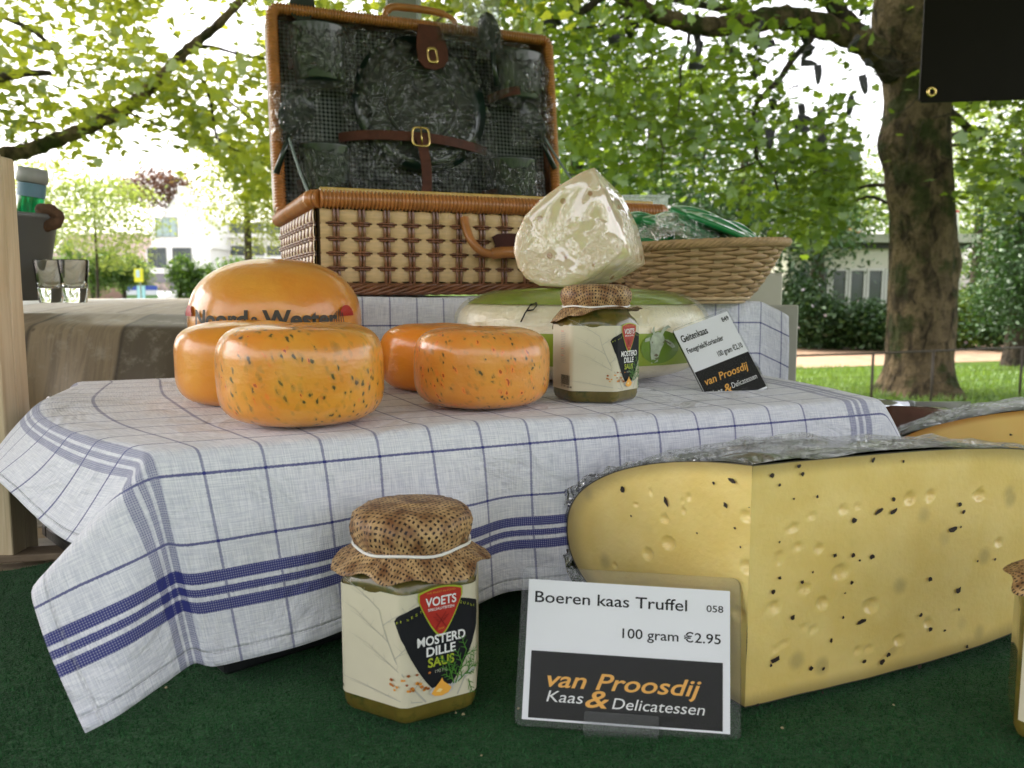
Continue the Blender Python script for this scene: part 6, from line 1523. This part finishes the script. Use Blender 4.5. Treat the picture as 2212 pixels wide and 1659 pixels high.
# standing pale film bag sticking up behind the lid
b_ = at(1040, 40, 1.50); sb_ = mesh('plastic_bag', [(u*.030*(1+.25*mnoise.noise(Vector((u*2, v_*3, 4)))), .014*mnoise.noise(Vector((u*4, v_*4, 1))), v_*.055+.006*mnoise.noise(Vector((u*5, v_*2, 8)))) for u in np.linspace(-1, 1, 16) for v_ in np.linspace(-1, 1.0, 22)], [(i*22+j, (i+1)*22+j, (i+1)*22+j+1, i*22+j+1) for i in range(15) for j in range(21)], film_mat('pale_bag', (.85, .93, .88), .35, 40, .012, .9, .2), loc=b_)
tagit(sb_, 'upright pale crinkled plastic bag behind the top right of the lid', 'bag')
for (x, y, w1, h1, lab) in ((1000, 75, .045, .022, 'loose scrap of clear bag over the lid rim right of the clasp'), (1108, 118, .03, .02, 'loose clear bag end at the upper right corner of the lid')):
    t = lidthing('bag_end', lab, 'bag', x, y, -.014); bagmesh('film_scrap', t, w1, h1, .006, x*.1, .006)

# pole behind the lid
po = thing('stall_pole', 'grey steel stall pole rising behind the picnic lid handle', 'pole', rel(at(872, 0, 1.75).x, 1.75, -CZ)); po.location.z = 0
mesh('shaft', *box(-.032, .032, -.032, .032, 0, 2.6, .004), simple('galvanised', (.26, .28, .27), .5, .2, 10, metal=.4), po, smooth=False)
mesh('foot', *box(-.07, .07, -.07, .07, 0, .008, .002), bpy.data.materials['galvanised'], po, smooth=False)
# white box, grey board, clear container behind the bread basket
cartm = simple('white_cardboard', (.60, .58, .50), .8, .06, 12); gb = simple('grey_board', (.42, .41, .36), .85, .08, 20)
def pbox(name, label, cat, x0, x1, y0, y1, Y, dep, m, rz=0.0, bev=.002):
    a, b = at(x0, y1, Y), at(x1, y1, Y); top = at(x1, y0, Y); t = thing(name, label, cat, ((a.x+b.x)/2, Y, a.z), rz); w2 = (b.x-a.x)/2
    return t, w2, top.z-a.z
t, w2, h = pbox('cardboard_box', 'white cardboard box behind the bread basket', 'box', 1470, 1688, 590, 700, 1.30, .12, cartm, .0); h += t.location.z-(CZ+TZ-.006); t.location.z = CZ+TZ-.006
mesh('body', *box(-w2, w2, 0, .12, 0, h-.002, .002), cartm, t, smooth=False); mesh('flap', *box(-w2, w2, .001, .059, h-.0018, h, .0005), cartm, t, smooth=False); mesh('flap', *box(-w2, w2, .061, .119, h-.0018, h, .0005), cartm, t, smooth=False)
t, w2, h = pbox('display_board', 'grey felt-like board standing right of the upper tea towel', 'board', 1560, 1717, 659, 900, 1.24, .03, gb); t.location.z = CZ+TZ
h = at(1700, 659, 1.24).z-t.location.z
mesh('panel', *box(-w2, w2, 0, .018, .0005, h, .002), gb, t, smooth=False); mesh('back_strut', *box(-.02, .02, .0185, .05, .0005, h*.7, .002), gb, t, smooth=False)
clearp = NT('clear_plastic'); tr = clearp.node('ShaderNodeBsdfTransparent', {'Color': (.88, .92, .90)}); gl = clearp.node('ShaderNodeBsdfGlossy', {'Roughness': .15}); df = clearp.node('ShaderNodeBsdfDiffuse', {'Color': (.75, .8, .76)})
a = clearp.node('ShaderNodeMixShader', {0: .28, 1: tr.outputs[0], 2: df.outputs[0]}); b = clearp.node('ShaderNodeMixShader', {0: .12, 1: a.outputs[0], 2: gl.outputs[0]}); clearp.t.links.new(b.outputs[0], clearp.out.inputs[0])
t = thing('plastic_container', 'clear ribbed plastic tub standing behind the right end of the picnic basket', 'container', rel(.245, 1.36, ZU)); xa, xb = at(1335, 0, 1.36).x-.245, at(1452, 0, 1.36).x-.245; zt = at(1400, 421, 1.36).z-(CZ+ZU)
t.location.z = CZ+ZU+.0
mesh('stand', *box(xa-.01, xb+.01, -.01, .10, -.225, -.0005, .002), cartm, t, smooth=False)
mesh('tub', *join(box(xa, xb, 0, .0015, 0, zt), box(xa, xb, .085, .0865, 0, zt), box(xa, xa+.0015, .0016, .0849, 0, zt), box(xb-.0015, xb, .0016, .0849, 0, zt), box(xa, xb, 0, .0865, -.0003, -.0001)), clearp.m, t, smooth=False)
mesh('lip', *join(box(xa-.003, xb+.003, -.003, .0, zt-.004, zt), box(xb, xb+.003, 0, .0865, zt-.004, zt), box(xa-.003, xa, 0, .0865, zt-.004, zt)), clearp.m, t, smooth=False)
for k in range(9): x = xa+(xb-xa)*(k+.5)/9; mesh('rib', *box(x-.0012, x+.0012, -.002, -.0001, .002, zt-.006), clearp.m, t, smooth=False)
# sign board top right
sg = thing('hanging_sign', 'black sign board hanging at the top right corner with one pale letter end', 'sign', at(2110, 100, 1.9))
c0, c1_ = at(1986, 222, 1.9), at(2420, 208, 1.86)
d_ = (c1_-c0).normalized(); n_ = Vector((-d_.y, d_.x, 0)).normalized(); up = n_.cross(d_)*-1; up = Vector((up.x, up.y, abs(up.z)))
blk = simple('sign_black', (.009, .007, .006), .6, .1, 10, spec=.15)
def S3(u, v_, o): return c0+d_*u+up*v_+n_*o-sg.location
Ls = (c1_-c0).length
mesh('board', *prism([S3(.006, 0, 0), S3(Ls, 0, 0), S3(Ls, .55, 0), S3(.008, .55, 0), S3(.0, .006, 0)], n_*.006), blk, sg, smooth=False)
ey = at(2011, 199, 1.9)-sg.location; V, F = lathe([(.0055, -.0004), (.0115, .0), (.0118, .0012), (.0085, .0026), (.0055, .0014)], 24, False)
mesh('eyelet', *xf((V, F), Matrix.Translation(ey-n_*.0035) @ Matrix.Rotation(PI/2, 4, 'X')), M['brass'], sg)
V, F = prism([at(2162, 62, 1.888)-sg.location, at(2188, 62, 1.888)-sg.location, at(2194, -120, 1.888)-sg.location, at(2170, -120, 1.888)-sg.location], (0, .0006, 0)); mesh('lettering', V, F, simple('letter_beige', (.55, .47, .36), .5), sg, smooth=False)
mesh('hanging_cord', *tube([S3(.02, .55, .003), S3(.02, 1.0, .003)], .002, 6), cordm.m, sg)
# steel rail + maroon roller at right
rl = thing('slicer_rail', 'brushed steel rail and bracket behind the right end of the tea towel', 'rail', rel(.40, .93, TZ))
mesh('bar', *tube([at(1868, 876, .93), at(1958, 882, .93)], .0085, 16), M['steel'], rl, world=True)
mesh('bracket', *join(box(.425, .455, .94, .95, CZ+TZ, CZ-.125, .002), box(.39, .4245, .945, .955, CZ+TZ, CZ-.13, .002)), simple('bracket_grey', (.3, .32, .33), .4, metal=.6), rl, world=True, smooth=False)
mesh('guard', *box(at(1862, 0, 1.0).x, at(2150, 0, 1.0).x, 1.0, 1.004, at(1900, 900, 1.0).z, at(1900, 868, 1.0).z), simple('guard_steel', (.35, .36, .33), .35, metal=.8), rl, world=True, smooth=False)
mr = thing('maroon_roller', 'glossy maroon cylinder lying beside the film-wrapped orange wedge', 'roller', rel(.5, .90, TZ))
ma = simple('maroon_gloss', (.10, .035, .03), .22, .15, 30, coat=1)
A_, B_ = at(1930, 925, .86), at(2110, 925, .98)
mesh('cylinder', *tube([A_, A_.lerp(B_, .5), B_], .0235, 28), ma, mr, world=True)
mesh('support', *box(A_.x+.02, A_.x+.05, .90, .93, CZ+TZ, A_.z-.02, .002), M['black_plastic'], mr, world=True, smooth=False)

# ------------------------------------------------------------------ back table at left with printed cloth, glasses, bucket
bt = thing('side_table', 'side table behind the crate covered by a wood-print cloth', 'table', (-.85, 1.4, 0))
for (x, y) in ((-1.5, 1.02), (-.36, 1.02), (-1.5, 1.9), (-.4, 1.9)): mesh('leg', *box(x-.02, x+.02, y-.02, y+.02, 0, CZ-.06), wood_t, bt, world=True, smooth=False)
mesh('top', *box(-1.5, -.34, .995, 1.92, CZ-.059, CZ-.042, .002), wood_t, bt, world=True, smooth=False)
cm = NT('wood_print_cloth'); uv = cm.uv(); u_, v__, _ = cm.sep(uv)
us = cm.math('ADD', u_, cm.math('MULTIPLY', cm.noise(uv, 3, 2), .02)); pk = cm.math('DIVIDE', us, .11); fr__ = cm.math('FRACT', pk); fl__ = cm.math('FLOOR', pk)
cell = cm.node('ShaderNodeTexWhiteNoise', {1: fl__}, noise_dimensions='1D').outputs['Value']
gr_ = cm.noise(cm.scl(uv, 60, 5, 1), 1.5, 5, .65, 1.0); sp_ = cm.noise(uv, 30, 4, .7)
c = cm.ramp(cell, [(0, (.12, .10, .07)), (.3, (.30, .24, .16)), (.6, (.30, .26, .21)), (.8, (.42, .46, .46)), (1, (.20, .17, .14))], 'CONSTANT')
c = cm.mix(cm.math('MULTIPLY', cm.step(.4, .7, gr_), .55), c, (.10, .08, .06)); c = cm.mix(cm.math('MULTIPLY', cm.step(.5, .7, sp_), .35), c, (.5, .48, .42))
edge = cm.math('SUBTRACT', 1.0, cm.step(.0, .045, cm.math('MINIMUM', fr__, cm.math('SUBTRACT', 1.0, fr__)))); c = cm.mix(cm.math('MULTIPLY', edge, .8), c, (.05, .04, .03))
vn_ = cm.node('ShaderNodeTexVoronoi', {'Vector': cm.scl(uv, 24, 13, 1), 'Scale': 1.0}); nl = cm.math('MULTIPLY', cm.math('SUBTRACT', 1.0, cm.step(.07, .11, vn_.outputs['Distance'])), cm.math('GREATER_THAN', cm.sep(vn_.outputs['Color'])[0], .55)); c = cm.mix(nl, c, (.04, .025, .02))
cm.set(color=c, rough=.5, spec=.4)
def btc(p, q):           # q: 0 back .. .95 front edge .. 1.2 down
    x = -1.5+p*1.18; h = q-.95
    if h < 0: z = -.020-.021*smooth01(.45, .95, q)+.005*mnoise.noise(Vector((x*5, q*4, 1)))*(1 if q > .3 else .4)+.006*math.exp(-((q-.86)/.05)**2)*(1+math.sin(x*9)); return Vector((x, 1.93-q, z))
    return Vector((x, .975-.035*smooth01(0, .1, h)-(.012*math.sin(x*27)+.006*math.sin(x*61))*smooth01(0, .12, h), -.041-h+.0))
P = np.array([[tuple(btc(p, q)) for q in np.linspace(0, 1.25, 120)] for p in np.linspace(0, 1, 120)]); P = smooth_grid(P, 3); P[:, :, 2] += CZ
V = P.reshape(-1, 3); F = [(i*120+j, (i+1)*120+j, (i+1)*120+j+1, i*120+j+1) for i in range(119) for j in range(119)]
o = mesh('printed_cloth', V, F, cm.m, uv=[(-1.5+p*1.18, q) for p in np.linspace(0, 1, 120) for q in np.linspace(0, 1.25, 120)]); tagit(o, 'creased tablecloth printed with old wooden planks hanging from the side table', 'tablecloth')
gl_ = NT('shot_glass'); gl_.set(color=(.97, 1, .98), rough=.01, trans=1.0, ior=1.45)
def glass(label, px_, Y):
    c_ = at(px_, 655, Y); t = thing('shot_glass', label, 'glass', (c_.x, Y, CZ-.0165), 0, 'shot glasses on the side table')
    V, F = lathe([(0, 0), (.0125, 0), (.0135, .001), (.0150, .018), (.0178, .052), (.0176, .0532), (.0168, .052), (.0136, .021), (.010, .0185), (0, .018)], 36, False); mesh('body', V, F, gl_.m, t)
glass('left shot glass of the two, next to the grey bucket', 111, 1.06); glass('right shot glass of the two on the wood-print cloth', 163, 1.055)
bk = thing('bucket', 'grey metal bucket with brown rope handle half hidden by the pale crate', 'bucket', (at(5, 650, 1.12).x, 1.12, CZ-.0145))
gm = simple('zinc_grey', (.17, .18, .18), .5, .12, 14, metal=.3)
V, F = lathe([(0, 0), (.050, 0), (.052, .002), (.070, .104), (.072, .105), (.0735, .108), (.0725, .1115), (.070, .112), (.068, .108), (.050, .004), (0, .004)], 48, False); mesh('body', V, F, gm, bk)
rope = simple('rope_brown', (.10, .055, .03), .95, .4, 90, .002, 200)
pts = [(.066+.012*math.sin(a), -.004*math.cos(a*2), .108+.010*math.cos(a)) for a in np.linspace(-.6, 3.4, 14)]
mesh('handle', *tube(pts, [.0085*(1+.12*math.sin(i*2.2)) for i in range(14)], 9), rope, bk)
bo_ = thing('green_bottle', 'green bottle with grey cap leaning in the grey bucket', 'bottle', at(64, 472, 1.145)); bo_.rotation_euler = (0, .13, 0)
gg = NT('green_glass'); gg.set(color=(.01, .28, .09), rough=.08, trans=.45, ior=1.45, coat=.6)
mesh('body', *lathe([(.0, -.05), (.016, -.05), (.0165, .042), (.0160, .046)], 24), gg.m, bo_); mesh('neck_label', *lathe([(.0170, .0285), (.0172, .046)], 24, False), flat((.11, .22, .30), 'bottle_blue', .5), bo_)
mesh('cap', *lathe([(.0165, .0465), (.0190, .0475), (.0192, .056), (.0175, .0660), (0, .067)], 24), simple('cap_grey', (.30, .31, .30), .5), bo_)
for o in list(C.objects):
    if '_prof' in o.keys(): del o['_prof']
